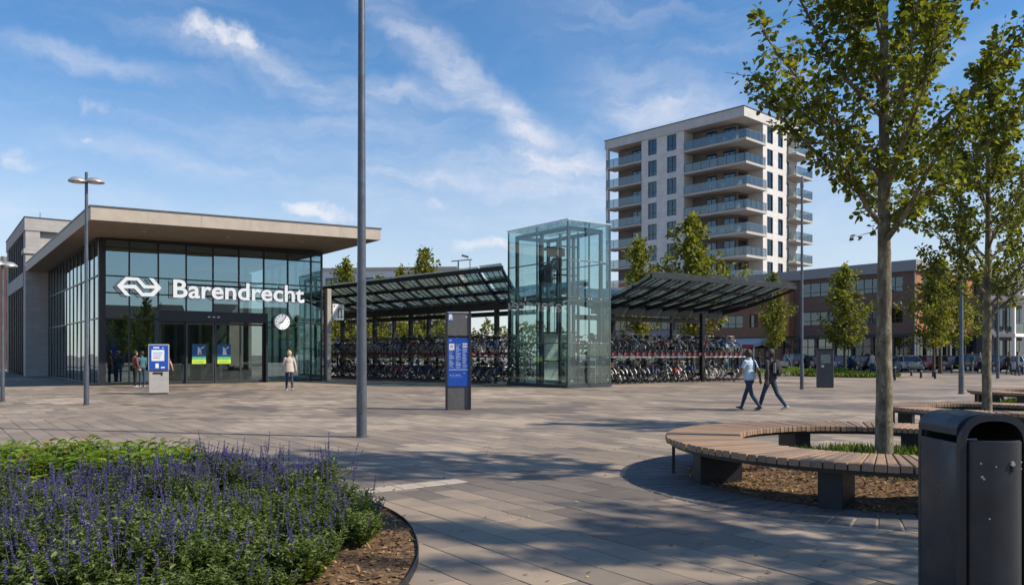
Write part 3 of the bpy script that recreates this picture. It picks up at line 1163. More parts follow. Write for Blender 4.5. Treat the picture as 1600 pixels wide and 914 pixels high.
def canopy(name, label, loc, rz, length, z_beam, z_front, z_back, yf, yb, yb0, end_shift, n_raft, posts):
    """butterfly glass roof: a trough beam on posts, a front and a rear wing of rafters, purlins and glass sheets"""
    c = thing(name, label, 'canopy', loc, rz)
    MB().bar((0, yb0, z_beam), (length, yb0, z_beam), .34, .42).build('trough_beam', M['canopy_steel'], c)
    MB().bar((-.3, yb0 + 1.1, z_beam - .35), (length, yb0 + 1.1, z_beam - .35), .18, .26).build('tie_beam', M['canopy_steel'], c)

    def pt(f, s, wing):
        """f along the canopy 0..1, s from trough 0 to edge 1"""
        if wing == 0:
            return Vector((f * (length + end_shift * s), yb0 + (yf - yb0) * s, z_beam + .15 + (z_front - z_beam - .15) * s - .12 * math.sin(s * math.pi)))
        return Vector((f * (length + end_shift * .4 * s), yb0 + (yb - yb0) * s, z_beam + .15 + (z_back - z_beam - .15) * s - .10 * math.sin(s * math.pi)))
    for wing in (0, 1):
        n = n_raft
        for k in range(n + 1):
            f = k / n
            r = MB()
            N = 4
            for q in range(N):
                a, b = pt(f, q / N, wing), pt(f, (q + 1) / N, wing)
                w = .22 - .14 * (q + .5) / N
                if k == n and wing == 0:
                    w *= 1.5
                r.bar(a, b, .07, w)
            r.build('rafter', M['canopy_steel'], c)
        for s in ((.36, .70, 1.0) if wing == 0 else (.5, 1.0)):
            off = Vector((0, 0, .10))
            p = MB().bar(pt(0, s, wing) + off, pt(1, s, wing) + off, .12 if s < 1 else .14, .18 if s < 1 else .22)
            p.build('purlin' if s < 1 else 'edge_beam', M['canopy_steel'], c)
        ss = (0.02, .34, .68, 1.0)
        for k in range(n):
            for q in range(3):
                lap = Vector((0, 0, .20 + .05 * (q % 2) + .035 * (k % 2)))
                f0, f1 = (k + .03) / n, (k + .97) / n
                g = [pt(f0, ss[q], wing) + lap, pt(f1, ss[q], wing) + lap, pt(f1, ss[q + 1] + .02, wing) + lap + Vector((0, 0, .05)), pt(f0, ss[q + 1] + .02, wing) + lap + Vector((0, 0, .05))]
                up = Vector((0, 0, .018))
                m_ = MB().add(g + [x + up for x in g], [(0, 3, 2, 1), (4, 5, 6, 7), (0, 1, 5, 4), (1, 2, 6, 5), (2, 3, 7, 6), (3, 0, 4, 7)])
                m_.build('roof_pane', M['glass_roof'], c)
                # glazing bars under each sheet
        for k in range(n):
            gb = MB()
            for q in (1, 2, 3):
                f = (k + q / 4) / n
                for a in range(3):
                    gb.bar(pt(f, a / 3, wing) + Vector((0, 0, .15)), pt(f, (a + 1) / 3, wing) + Vector((0, 0, .15)), .022, .045)
            gb.build('glazing_bar', M['canopy_steel'], c)
    for x, y in posts:
        MB().box(x - .11, x + .11, y - .11, y + .11, 0, z_beam).build('post', M['canopy_steel'], c)
    return c


WL = math.atan2(-.72, .69)
XL = Vector((.69, -.72, 0)).normalized()
YL = Vector((.72, .69, 0)).normalized()
LORG = Vector((0, 41.5, 0)) - XL * 19.5
canopy('bicycle_canopy', 'long glass and black steel canopy over the bicycles beside the station', LORG, WL, 18.6, 4.25, 5.68, 5.5, -2.0, 6.0, 1.6, 2.3, 12,
       [(.6, 1.6), (4.6, 1.6), (8.6, 1.6), (12.6, 1.6), (16.6, 1.6), (2.6, 4.6), (6.6, 4.6), (10.6, 4.6), (14.6, 4.6)])
RORG = Vector((5.0, 41.4, 0))
canopy('bicycle_canopy', 'short glass and black steel canopy with a pointed tip right of the lift', RORG, PHI, 10.4, 3.92, 5.30, 5.2, -3.0, 5.2, 1.2, 1.4, 8,
       [(.6, 1.2), (7.7, .35), (9.6, 4.4), (4.0, 3.9)])

# ------------------------------------------------------------------ two tier racks
M['tray_red'] = mat('tray_red', (.17, .022, .036), .5, var=.2)
M['tray_alu'] = mat('tray_aluminium', (.42, .43, .43), .42, metal=.4, var=.15)


def rack_proto(alu):
    r = thing('bicycle_rack', 'x', 'bike rack')
    m_ = M['tray_alu'] if alu else M['grey_steel']
    for x in (.15, 3.85):
        p = MB().box(x - .04, x + .04, 1.30, 1.40, 0, 1.75)
        p.box(x - .04, x + .04, .45, 1.40, 1.44, 1.52)
        p.build('post', M['canopy_steel'], r)
    MB().box(0, 4, .42, .50, 1.38, 1.47).build('rail', m_, r)
    MB().box(0, 4, 1.28, 1.36, .30, .36).build('rail', M['canopy_steel'], r)
    MB().box(0, 4, 1.40, 1.46, 1.60, 1.70).build('rail', M['canopy_steel'], r)
    up, lo, cap = MB(), MB(), MB()
    up.box(-.06, .06, 0, 1.9, 1.53, 1.56).box(-.06, -.045, 0, 1.9, 1.56, 1.63).box(.045, .06, 0, 1.9, 1.56, 1.63)
    cap.box(-.075, .075, -.05, .07, 1.50, 1.66).box(-.05, .05, .25, .62, 1.57, 1.67)
    lo.box(-.05, .05, .1, 1.9, .02, .05).box(-.05, -.04, .1, 1.9, .05, .10).box(.04, .05, .1, 1.9, .05, .10)
    um, cm, lm = up.mesh('upper_tray', m_), cap.mesh('tray_handle', M['tray_red']), lo.mesh('lower_tray', M['grey_steel'])
    for k in range(9):
        x = .22 + .445 * k
        u_ = link('upper_tray', um, r, (x, 0, 0))
        link('tray_handle', cm, u_)
        link('lower_tray', lm, r, (x + .2, 0, 0))
    return r


def label_of(o, label, group=None):
    o['label'] = label
    if group:
        o['group'] = group


rk = rack_proto(False)
ordl = ['nearest the glass lift', 'second from the glass lift', 'third from the glass lift', 'fourth from the glass lift', 'nearest the station hall']
for k in range(5):
    o = rk if k == 0 else copy_tree(rk)
    p = LORG + XL * (.2 + 3.75 * (4 - k))
    o.location, o.rotation_euler = p, (0, 0, WL)
    label_of(o, 'two tier rack with red tray ends, %s on its station side' % ordl[k], 'two tier bicycle racks')
rk2 = rack_proto(True)
for k in range(3):
    o = rk2 if k == 0 else copy_tree(rk2)
    o.location, o.rotation_euler = RORG + U * (-.4 + 4.1 * k), (0, 0, PHI)
    label_of(o, ['pale tray two tier rack directly right of the glass lift', 'pale tray two tier rack in the middle of the right canopy', 'pale tray two tier rack by the black post of the right canopy'][k], 'two tier bicycle racks')

# ------------------------------------------------------------------ bicycles
M['rim'] = mat('rim_aluminium', (.48, .48, .47), .35, metal=.5, var=.1)
M['saddle'] = mat('saddle', (.02, .018, .016), .6, var=.3)
M['guard_white'] = mat('pale_mudguard', (.58, .57, .55), .4, var=.1)
M['basket'] = mat('wicker', (.16, .10, .05), .8, var=.3, scale=60)
BC = {'black': (.015, .015, .017), 'white': (.62, .62, .60), 'red': (.30, .03, .03), 'pale blue': (.16, .30, .40), 'grey': (.20, .21, .22), 'dark green': (.03, .07, .05), 'navy': (.02, .035, .12), 'orange': (.38, .12, .02), 'teal': (.03, .17, .18)}


def wheel_mesh():
    w = MB()
    w.m = 0
    w.torus((0, 0, 0), .325, .021, 24, 6)
    w.m = 1
    w.torus((0, 0, 0), .296, .013, 24, 4)
    for k in range(12):
        a = k * math.pi / 6
        w.bar((0.02 * math.cos(a), .012 * (-1) ** k, .02 * math.sin(a)), (.295 * math.cos(a), 0, .295 * math.sin(a)), .005, .005, (0, 1, 0))
    w.lathe([(.03, -.045), (.03, .045)], 8, axis='y')
    return w.mesh('wheel', [M['rubber'], M['rim']])


WHEEL = wheel_mesh()


def bike_proto(colour, kind, guard, crate):
    t_ = thing('bicycle', 'x', 'bicycle')
    m_ = bpy.data.materials.get('bike_' + colour) or paint('bike_' + colour, BC[colour], .35)
    zr, xr, xf = .345, -.54, .54
    f = MB()
    bb, st_, hd_ = Vector((-.08, 0, .30)), Vector((-.24, 0, .82)), Vector((.36, 0, .86))
    hb = Vector((.42, 0, .66))
    f.tube([bb, st_], .019, 6).tube([hd_, hb, Vector((.52, 0, .40)), Vector((xf, 0, zr))], .018, 6)
    if kind == 'step':
        f.tube([hb, Vector((.18, 0, .44)), Vector((.02, 0, .33)), bb], .022, 6)
        f.tube([Vector((.39, 0, .74)), Vector((.15, 0, .54)), Vector((-.12, 0, .46))], .015, 6)
    else:
        f.tube([hb, bb], .021, 6).tube([hd_ - Vector((0, 0, .06)), st_ - Vector((0, 0, .05))], .019, 6)
    for s in (-.06, .06):
        f.tube([bb, Vector((xr, s, zr))], .011, 5).tube([st_ - Vector((0, 0, .12)), Vector((xr, s, zr))], .010, 5)
    f.build('frame', m_, t_, smooth=True)
    for x in (xr, xf):
        link('wheel', WHEEL, t_, (x, 0, zr))
    g = MB()
    for x, a0, a1 in ((xr, R(10), R(175)), (xf, R(25), R(165))):
        for i in range(10):
            p = [Vector((x + .362 * math.cos(a0 + (a1 - a0) * (i + d) / 10), 0, zr + .362 * math.sin(a0 + (a1 - a0) * (i + d) / 10))) for d in (0, 1)]
            g.bar(p[0], p[1], .05, .006, (0, 1, 0)) if False else g.bar(p[0], p[1], .052, .008)
    g.build('mudguard', M['guard_white'] if guard else M['black'], t_)
    cg = MB().cbox(-.56, -.02, .045, .075, .27, .41, .02)
    cg.build('chain_guard', M['black'] if colour != 'black' else m_, t_)
    s = MB().tube([st_, st_ + Vector((-.03, 0, .12))], .013, 6)
    s.tube([st_ + Vector((-.17, 0, .155)), st_ + Vector((-.08, 0, .16)), st_ + Vector((.10, 0, .145))], [.07, .075, .028], 8)
    s.build('saddle', M['saddle'], t_, smooth=True)
    h = MB().tube([hd_, hd_ + Vector((-.05, 0, .20))], .013, 6)
    c0 = hd_ + Vector((-.05, 0, .20))
    h.tube([c0 + Vector((-.16, -.28, -.02)), c0 + Vector((-.02, -.25, .02)), c0 + Vector((.03, -.1, .02)), c0 + Vector((.03, .1, .02)), c0 + Vector((-.02, .25, .02)), c0 + Vector((-.16, .28, -.02))], .012, 6)
    h.build('handlebar', M['rim'], t_)
    for sg in (-1, 1):
        MB().tube([c0 + Vector((-.16, sg * .28, -.02)), c0 + Vector((-.05, sg * .255, .01))], .018, 6).build('grip', M['black'], t_)
    c = MB()
    c.box(-.84, -.40, -.07, .07, .735, .75)
    for s_ in (-.065, .065):
        c.tube([(-.72, s_, .735), (xr, s_, zr)], .006, 4)
    c.build('carrier', M['black'], t_)
    l = MB().lathe([(.001, .0), (.035, .005), (.04, .04), (.001, .07)], 8, (.47, 0, .80), 'x')
    l.build('headlamp', M['rim'], t_, smooth=True)
    cr = MB()
    for a in (bb + Vector((0, .08, 0)), bb + Vector((0, -.08, 0))):
        sg = 1 if a.y > 0 else -1
        cr.bar(a, a + Vector((sg * .12, 0, -sg * .12)), .015, .02, (0, 1, 0)).box(a.x + sg * .12 - .04, a.x + sg * .12 + .04, min(a.y, a.y + sg * .08), max(a.y, a.y + sg * .08), a.z - sg * .12 - .01, a.z - sg * .12 + .01)
    cr.build('pedals', M['black'], t_)
    if crate:
        k = MB()
        x0, x1, y0, y1, z0, z1 = .42, .74, -.18, .18, .84, 1.04
        for i in range(4):
            z = z0 + (z1 - z0) * i / 3
            k.bar((x0, y0, z), (x1, y0, z), .012, .03).bar((x0, y1, z), (x1, y1, z), .012, .03).bar((x0, y0, z), (x0, y1, z), .012, .03).bar((x1, y0, z), (x1, y1, z), .012, .03)
        k.box(x0, x1, y0, y1, z0 - .01, z0)
        k.build('front_crate', M['basket'], t_)
    return t_


PROT = [('black', 'step', False, False), ('black', 'diamond', True, False), ('grey', 'step', True, False), ('white', 'step', True, False), ('pale blue', 'step', True, True),
        ('red', 'diamond', False, False), ('black', 'step', True, True), ('grey', 'diamond', False, False), ('dark green', 'step', False, False), ('pale blue', 'diamond', False, False), ('navy', 'step', True, False), ('orange', 'diamond', False, False), ('teal', 'step', False, False)]
PANNIER = {1: 'cloth_navy', 3: 'cloth_red_bag', 8: 'black', 10: 'black', 12: 'cloth_navy'}
M['cloth_navy'] = mat('pannier_navy', (.03, .05, .13), .85, var=.2)
M['cloth_red_bag'] = mat('pannier_red', (.28, .06, .05), .85, var=.2)
protos = [None] * len(PROT)
used = [False] * len(PROT)


def place_bike(i, p, rz, z, roll, where, group):
    if protos[i] is None:
        protos[i] = bike_proto(*PROT[i])
        if i in PANNIER:
            for sy_ in (-1, 1):
                MB().cbox(-.80, -.44, min(sy_ * .075, sy_ * .20), max(sy_ * .075, sy_ * .20), .46, .74, .03, 2).build('pannier', M[PANNIER[i]], protos[i], smooth=True)
        if i in (4, 7):
            st2 = MB().cbox(-.78, -.48, -.15, .15, .76, .84, .02).cbox(-.82, -.74, -.15, .15, .84, 1.14, .025)
            st2.build('child_seat', M['black'], protos[i])
        o = protos[i]
    else:
        o = copy_tree(protos[i])
    o.location = (p.x, p.y, z)
    o.rotation_euler = (roll, 0, rz)
    c, k, g, cr = PROT[i]
    extra = ' with crate' if cr else (' with pale mudguards' if g else '')
    o['label'] = '%s %s bicycle%s, %s' % (c, 'step' if k == 'step' else 'crossbar', extra, where)
    o['group'] = group


rb = random.Random(5)


def third(x, a, b, sec):
    f = (x - a) / (b - a)
    if sec.startswith('left'):
        return 'near the station' if f < .3 else ('behind the mast' if f < .5 else ('around the info pillar' if f < .85 else 'beside the glass lift'))
    return 'just right of the lift' if f < .33 else ('left of the black post' if f < .66 else 'beside the black post')


dark_bias = [0, 1, 7, 8, 6, 0, 10, 1, 5, 4, 3, 11, 12, 2]
light_bias = [1, 2, 3, 4, 9, 10, 3, 6, 0, 4, 5, 12, 11]
for (org, X, Y, ang, L0, L1, bias, sec) in ((LORG, XL, YL, WL, .3, 18.7, dark_bias, 'left of the lift'), (RORG, U, V, PHI, -.2, 11.2, light_bias, 'right of the lift')):
    for tier in (0, 1):
        x = L0 + .1 * tier
        while x < L1:
            if rb.random() < .86:
                yy = .95 + rb.gauss(0, .05) + (.12 if tier == 0 and int(x / .43) % 2 else 0)
                z = (.06 + (.10 if int(x / .43) % 2 else 0)) if tier == 0 else 1.575
                flip = rb.random() < .5
                place_bike(rb.choice(bias), org + X * x + Y * yy, ang + R(90) + (math.pi if flip else 0) + rb.gauss(0, .09), z, rb.gauss(0, .07),
                           '%s front tier %s' % ('lower' if tier == 0 else 'upper', third(x, L0, L1, sec)), 'bicycles in the front racks %s' % sec)
            x += .43 + (.0 if sec == 'left of the lift' else .04)
    for tier in (0, 1):
        x = L0 + .4
        while x < L1 - 1.0:
            if rb.random() < .9:
                place_bike(rb.choice(bias), org + X * x + Y * (3.6 + rb.gauss(0, .08)), ang + R(90) + (math.pi if rb.random() < .5 else 0), .06 if tier == 0 else 1.575, rb.gauss(0, .03),
                           '%s rear tier %s' % ('lower' if tier == 0 else 'upper', third(x, L0, L1, sec)), 'bicycles behind the front racks %s' % sec)
            x += .66

# ------------------------------------------------------------------ information pillar
M['info_grey'] = mat('info_grey', (.12, .118, .115), .5, var=.15, scale=8)
M['info_side'] = mat('info_side', (.018, .019, .021), .45, var=.2)
M['info_blue'] = mat('info_blue', (.010, .075, .40), .4, var=.12, scale=4)
M['pale_blue_print'] = mat('pale_blue_print', (.30, .38, .62), .5, var=.1)
tp = gp(716, 639.5)
tot = thing('information_pillar', 'tall dark information pillar with blue timetable panel', 'info pillar', tp, R(7))
MB().cbox(-.36, -.30, -.10, .16, 0, 2.76, .008).build('side_post', M['info_side'], tot)
MB().cbox(.30, .36, -.10, .16, 0, 2.76, .008).build('side_post', M['info_side'], tot)
MB().box(-.30, .30, -.05, .12, 0, .66).build('base_panel', M['info_grey'], tot)
bp = MB().box(-.30, .30, -.075, .12, .665, 2.02).build('blue_panel', M['info_blue'], tot)
MB().box(-.30, .30, -.05, .12, 2.03, 2.08).build('joint_strip', M['info_side'], tot)
tpn = MB().box(-.30, .30, -.075, .12, 2.09, 2.72).build('top_panel', M['info_grey'], tot)
MB().box(-.30, .30, -.09, .14, 2.725, 2.755).build('cap', M['silver'], tot)
pb = MB().box(-.30, -.275, -.079, -.076, 2.50, 2.70).box(-.18, -.16, -.079, -.076, 2.50, 2.70).box(-.275, -.18, -.079, -.076, 2.66, 2.70)
pb.box(-.275, -.18, -.079, -.076, 2.50, 2.52)
MB().box(-.29, -.16, -.078, -.0755, 2.49, 2.71).build('symbol_ground', M['info_blue'], tpn)
sy = MB()
sy.prism_y([(-.27, 2.52), (-.24, 2.52), (-.20, 2.60), (-.20, 2.52), (-.17, 2.52), (-.17, 2.66), (-.19, 2.69), (-.26, 2.69), (-.27, 2.66)], -.083, -.079)
sy.build('symbol', M['white_print'], tpn)
MB().box(.20, .25, -.079, -.0755, 2.60, 2.625).build('symbol', M['white_print'], tpn)
pr_ = random.Random(3)
prn = MB()
for cx in (-.19, .0, .19):
    z = 1.84
    while z > 1.18:
        w = pr_.uniform(.04, .075)
        h = pr_.choice([.012, .012, .02, .03])
        prn.box(cx - .075, cx - .075 + w * 2, -.0785, -.0755, z - h, z)
        z -= h + pr_.uniform(.010, .022)
prn.box(-.26, -.19, -.0785, -.0755, 1.93, 1.97)
prn.box(-.265, .265, -.0785, -.0755, 1.11, 1.14)
prn.box(.14, .19, -.0785, -.0755, 1.02, 1.04)
for k, w in enumerate((.05, .04, .07, .05)):
    prn.box(-.25 + .085 * k, -.25 + .085 * k + w, -.0785, -.0755, .965, .99)
prn.box(-.25, .1, -.0785, -.0755, .925, .935)
prn.build('timetable_print', M['pale_blue_print'], bp)
MB().box(-.265, -.115, -.0795, -.0756, 1.68, 1.86).build('map_print', M['white_print'], bp)
MB().box(-.23, -.15, -.0805, -.0796, 1.74, 1.82).build('map_print', mat('map_colours', (.55, .40, .35), .5, var=.3, scale=30), bp)
MB().box(.12, .26, -.0795, -.0756, 1.84, 1.87).build('timetable_print', M['white_print'], bp)
MB().box(.12, .26, -.0795, -.0756, 1.77, 1.80).build('timetable_print', M['white_print'], bp)

# ------------------------------------------------------------------ ticket machine
kp = gp(248, 615)
tm = thing('ticket_machine', 'free standing ticket machine with blue and white screen in front of the glass', 'ticket machine', kp, R(24))
M['tm_body'] = mat('machine_grey', (.40, .385, .36), .5, var=.1)
M['screen'] = mat('screen_white', (.72, .76, .80), .3, var=.1, scale=14)
MB().cbox(-.36, .36, -.22, .30, .03, .90, .015).build('base', M['tm_body'], tm)
MB().box(-.33, .33, -.19, .27, 0, .03).build('plinth', M['black'], tm)
MB().cbox(-.38, .38, -.24, .32, .91, 1.97, .02).build('head', M['info_grey'], tm)
MB().cbox(-.38, .38, -.262, -.241, .93, 1.95, .008).build('front_frame', M['tm_body'], tm)
bl = MB().box(-.34, .34, -.272, -.263, .95, 1.92).build('blue_front', M['info_blue'], tm)
MB().box(-.26, .20, -.279, -.273, 1.30, 1.74).build('screen', M['screen'], bl)
tp_ = MB().box(-.20, .02, -.279, -.273, 1.80, 1.85).box(.12, .18, -.279, -.273, 1.80, 1.83).box(-.12, .0, -.279, -.273, 1.02, 1.20).box(.08, .22, -.279, -.273, 1.02, 1.07)
tp_.build('print', M['white_print'], bl)
for k in range(4):
    MB().box(-.20, .05 + .03 * k, -.283, -.2795, 1.40 + .07 * k, 1.425 + .07 * k).build('screen_print', M['red_print'] if k == 0 else M['pale_blue_print'], bl)
MB().box(-.2, .15, -.245, -.221, .80, .86).build('tray', M['black'], tm)
MB().cbox(.08, .14, -.235, -.221, .72, .84, .005).build('lock', M['black'], tm)
MB().box(-.389, -.381, -.12, .20, 1.05, 1.80).build('side_print', M['grey_steel'], tm)

# ------------------------------------------------------------------ poles and lamps
bigp = thing('tall_mast', 'tall tapering grey steel mast rising out of the picture', 'mast', gp(565, 683))
MB().lathe([(.097, 0), (.095, 1.6), (.082, 3.0), (.070, 6), (.060, 9), (.055, 11.5)], 24).build('shaft', M['pole_steel'], bigp, smooth=True)
MB().lathe([(.135, 0), (.135, .012), (.10, .02)], 24).build('base_collar', M['pole_steel'], bigp)
MB().cbox(-.04, .04, -.102, -.088, .45, .85, .008).build('hatch', M['pole_steel'], bigp)
MB().lathe([(.001, 11.62), (.05, 11.6), (.06, 11.5)][::-1], 16).build('top_cap', M['pole_steel'], bigp)
MB().bar((-.9, 0, 11.3), (.9, 0, 11.3), .06, .06).build('cross_arm', M['pole_steel'], bigp)
for x in (-.85, .85):
    MB().lathe([(.05, 11.1), (.32, 11.16), (.30, 11.24), (.06, 11.3)], 16, (x, 0, 0)).build('luminaire', M['grey_steel'], bigp, smooth=True)


def dish_lamp(label, loc, h, rz=0, r0=.078):
    l = thing('street_lamp', label, 'street lamp', loc, rz, 'double dish street lamps')
    MB().lathe([(r0 * 1.25, 0), (r0 * 1.25, .03), (r0, .04), (r0, 1.2), (r0 * .72, 1.35), (r0 * .6, h - .05), (r0 * .55, h + .25), (.001, h + .27)], 16).build('pole', M['pole_steel'], l, smooth=True)
    for s in (-1, 1):
        a = MB().tube([(0, 0, h - .05), (s * .20, 0, h + .02)], .03, 8)
        a.build('arm', M['grey_steel'], l)
        d = MB().lathe([(.05, .10), (.16, .075), (.26, -.01), (.275, -.05), (.265, -.062), (.20, -.05), (.1, -.045), (.001, -.04)], 24, (s * .25, 0, h))
        d_ = d.build('dish', M['silver'], l, smooth=True)
        MB().lathe([(.001, -.055), (.11, -.06), (.11, -.035)], 14, (s * .25, 0, h)).build('lens', M['white_metal'], d_)
    return l


dish_lamp('double dish street lamp in front of the left station corner', gp(135, 632), 6.95, R(12))
dish_lamp('lower double dish street lamp cut off at the left picture edge', gp(4, 627), 4.55, R(80), .065)


def slim_lamp(label, loc, h, r):
    l = thing('lamp_post', label, 'lamp post', loc, 0, 'slim dark lamp posts')
    MB().lathe([(r * 1.3, 0), (r * 1.3, .02), (r, .03), (r, 1.1), (r * .75, 1.2), (r * .6, h), (.001, h + .02)], 12).build('pole', M['pole_steel'], l, smooth=True)
    MB().cbox(-.02, .02, -r - .006, -r + .012, .4, .75, .004).build('hatch', M['pole_steel'], l)
    MB().lathe([(r * .62, h), (r * .9, h + .03), (r * .9, h + .5), (.001, h + .55)], 12).build('luminaire', M['grey_steel'], l, smooth=True)


slim_lamp('slim dark lamp post standing left of the grey cabinet', gp(1253, 608), 9.0, .085)
slim_lamp('slim dark lamp post standing left of the second planted tree', gp(1502, 615), 8.2, .10)
slim_lamp('slim dark lamp post behind the second planted tree', gp(1559, 591), 7.5, .10)
# signal post above the canopy roof
sp_ = thing('camera_post', 'small forked camera post rising above the left canopy roof', 'camera post', pd(716, 58), R(5))
k = MB().tube([(0, 0, 0), (0, 0, 8.3)], .05, 8)
k.tube([(-.5, 0, 8.3), (1.0, 0, 8.45)], .04, 6).tube([(.85, 0, 7.2), (.85, 0, 8.45)], .03, 6).tube([(.85, 0, 7.2), (0, 0, 7.2)], .03, 6)
k.build('mast', M['anthracite'], sp_)
MB().tube([(.25, 0, 8.75), (.75, 0, 8.62)], .08, 8).tube([(.6, 0, 8.66), (.85, 0, 8.4)], .03, 6).build('camera', M['grey_steel'], sp_)

# ------------------------------------------------------------------ grey cabinet
cb = thing('street_cabinet', 'dark grey street cabinet with a small poster beyond the walking pair', 'cabinet', gp(1289, 605), R(-14))
MB().cbox(-.36, .36, -.28, .28, .0, 1.78, .02).build('body', mat('cabinet_grey', (.055, .060, .066), .5, var=.15), cb)
MB().cbox(-.39, .39, -.31, .31, 1.78, 1.84, .015).build('roof', M['info_side'], cb)
MB().box(-.22, .20, -.29, -.281, 1.15, 1.56).build('poster', mat('cabinet_poster', (.20, .24, .20), .5, var=.4, scale=10), cb)
MB().cbox(-.20, -.08, -.30, -.281, .95, 1.06, .005).build('label_plate', M['silver'], cb)
MB().cbox(.361, .385, -.05, .02, .85, 1.35, .008).build('handle', M['silver'], cb)

# ------------------------------------------------------------------ apartment tower
TC = pd(1162, 107.6)
TA = math.atan2(.68, .733)
twr = thing('apartment_tower', 'tall pale apartment tower with wrap around glass balconies', 'apartment block', TC, TA)
M['tower_stone'] = brick_mat('tower_stone', (.66, .635, .61), (.60, .575, .55), (.46, .44, .42), 1.6, .62, bump=.12, ms=.012)
M['tower_band'] = mat('tower_band', (.50, .48, .455), .8, var=.10, scale=.8)
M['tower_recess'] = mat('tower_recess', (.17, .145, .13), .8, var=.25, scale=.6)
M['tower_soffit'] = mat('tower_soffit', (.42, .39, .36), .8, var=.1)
M['curtain'] = mat('curtain', (.38, .38, .37), .9, var=.25, scale=.8)
M['frame_dark'] = mat('window_frame_dark', (.018, .022, .028), .45, var=.2)
TZ = [30.7 - 3.15 * k for k in range(10)]                  # floor levels from the top
TTOP, TYW, TXW = 34.9, 24.2, 17.0


def window(parent, face, a0, a1, z0, z1, depth, mull=2, m_glass='window_glass', cross=None, inner=True):
    """framed window in a wall: face 'x' lies in a plane x=depth looking to -x, face 'y' in y=depth looking to -y"""
    fr = MB()

    def bx(p0, p1, q0, q1, d0, d1, mb):
        if face == 'x':
            mb.box(depth + d0, depth + d1, p0, p1, q0, q1)
        else:
            mb.box(p0, p1, depth + d0, depth + d1, q0, q1)
    t_ = .07
    bx(a0, a1, z0, z0 + t_, -.04, .06, fr)
    bx(a0, a1, z1 - t_, z1, -.04, .06, fr)
    bx(a0, a0 + t_, z0 + t_, z1 - t_, -.04, .06, fr)
    bx(a1 - t_, a1, z0 + t_, z1 - t_, -.04, .06, fr)
    for k in range(1, mull):
        c = a0 + (a1 - a0) * k / mull
        bx(c - .035, c + .035, z0 + t_, z1 - t_, -.03, .05, fr)
    if cross:
        bx(a0 + t_, a1 - t_, cross - .03, cross + .03, -.025, .045, fr)
    w = fr.build('window', M['frame_dark'], parent)
    g = MB()
    bx(a0 + t_, a1 - t_, z0 + t_, z1 - t_, .0, .02, g)
    g.build('pane', M[m_glass], w)
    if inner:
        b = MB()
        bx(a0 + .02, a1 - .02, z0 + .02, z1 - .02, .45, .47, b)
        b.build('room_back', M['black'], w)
        if random.random() < .7:
            cu = MB()
            s = random.uniform(.15, .5) * (a1 - a0)
            if random.random() < .5:
                bx(a0 + t_, a0 + t_ + s, z0 + t_, z1 - t_, .25, .28, cu)
            else:
                bx(a1 - t_ - s, a1 - t_, z0 + t_, z1 - t_, .25, .28, cu)
            cu.build('curtain', M['curtain'], w)
    return w


def wall_with_holes(mb, face, depth, thick, a0, a1, z0, z1, holes):
    """wall slab cut by rectangular holes; holes share the same columns: list of (a0,a1,z0,z1)"""
    av = sorted(set([a0, a1] + [h[0] for h in holes] + [h[1] for h in holes]))
    zv = sorted(set([z0, z1] + [h[2] for h in holes] + [h[3] for h in holes]))
    for i in range(len(av) - 1):
        run = None
        for j in range(len(zv) - 1):
            ca, cz = (av[i] + av[i + 1]) / 2, (zv[j] + zv[j + 1]) / 2
            solid = not any(h[0] < ca < h[1] and h[2] < cz < h[3] for h in holes)
            if solid and run is None:
                run = zv[j]
            if run is not None and (not solid or j == len(zv) - 2):
                top = zv[j] if not solid else zv[j + 1]
                if face == 'x':
                    mb.box(depth, depth + thick, av[i], av[i + 1], run, top)
                else:
                    mb.box(av[i], av[i + 1], depth, depth + thick, run, top)
                run = None
    return mb


cols_l = [(10.9, 12.55), (14.4, 15.98)]
cols_r = [(6.1, 7.7), (9.1, 10.5)]
hl, hr_ = [], []
for z in TZ:
    for a, b in cols_l:
        hl.append((a, b, z + .45, z + 2.75))
    for a, b in cols_r:
        hr_.append((a, b, z + .45, z + 2.75))
wall_with_holes(MB(), 'x', 0, .5, 9.6, 17.2, 0, 33.6, hl).build('wall', M['tower_stone'], twr)
wall_with_holes(MB(), 'y', 0, .5, 5.0, 11.6, 0, 33.6, hr_).build('wall', M['tower_stone'], twr)
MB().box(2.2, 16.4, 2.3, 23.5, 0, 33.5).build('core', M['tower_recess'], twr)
MB().box(.5, 2.2, 9.6, 9.9, 0, 33.6).build('wall', M['tower_stone'], twr)
MB().box(.5, 2.2, 16.9, 17.2, 0, 33.6).build('wall', M['tower_stone'], twr)
MB().box(5.0, 5.3, .5, 2.3, 0, 33.6).build('wall', M['tower_stone'], twr)
MB().box(11.3, 11.6, .5, 2.3, 0, 33.6).build('wall', M['tower_stone'], twr)
MB().box(11.6, 17.0, 1.2, 2.29, 0, 33.5).build('wall', M['tower_stone'], twr)
MB().box(0, .45, TYW - .45, TYW, 0, 33.6).build('corner_pier', M['tower_stone'], twr)
rf = MB().box(-.15, TXW + .1, -.15, TYW + .1, 33.6, TTOP).build('roof', M['tower_band'], twr)
MB().box(-.22, TXW + .2, -.22, TYW + .2, TTOP, TTOP + .12).build('roof_capping', M['roof_cap'], rf)
MB().box(8, 12, 8, 14, TTOP + .12, TTOP + 1.2).build('plant_room', M['tower_recess'], rf)
for z in TZ:
    for a, b in cols_l:
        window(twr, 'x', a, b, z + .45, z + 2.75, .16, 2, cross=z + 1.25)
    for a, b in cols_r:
        window(twr, 'y', a, b, z + .45, z + 2.75, .16, 2, cross=z + 1.25)
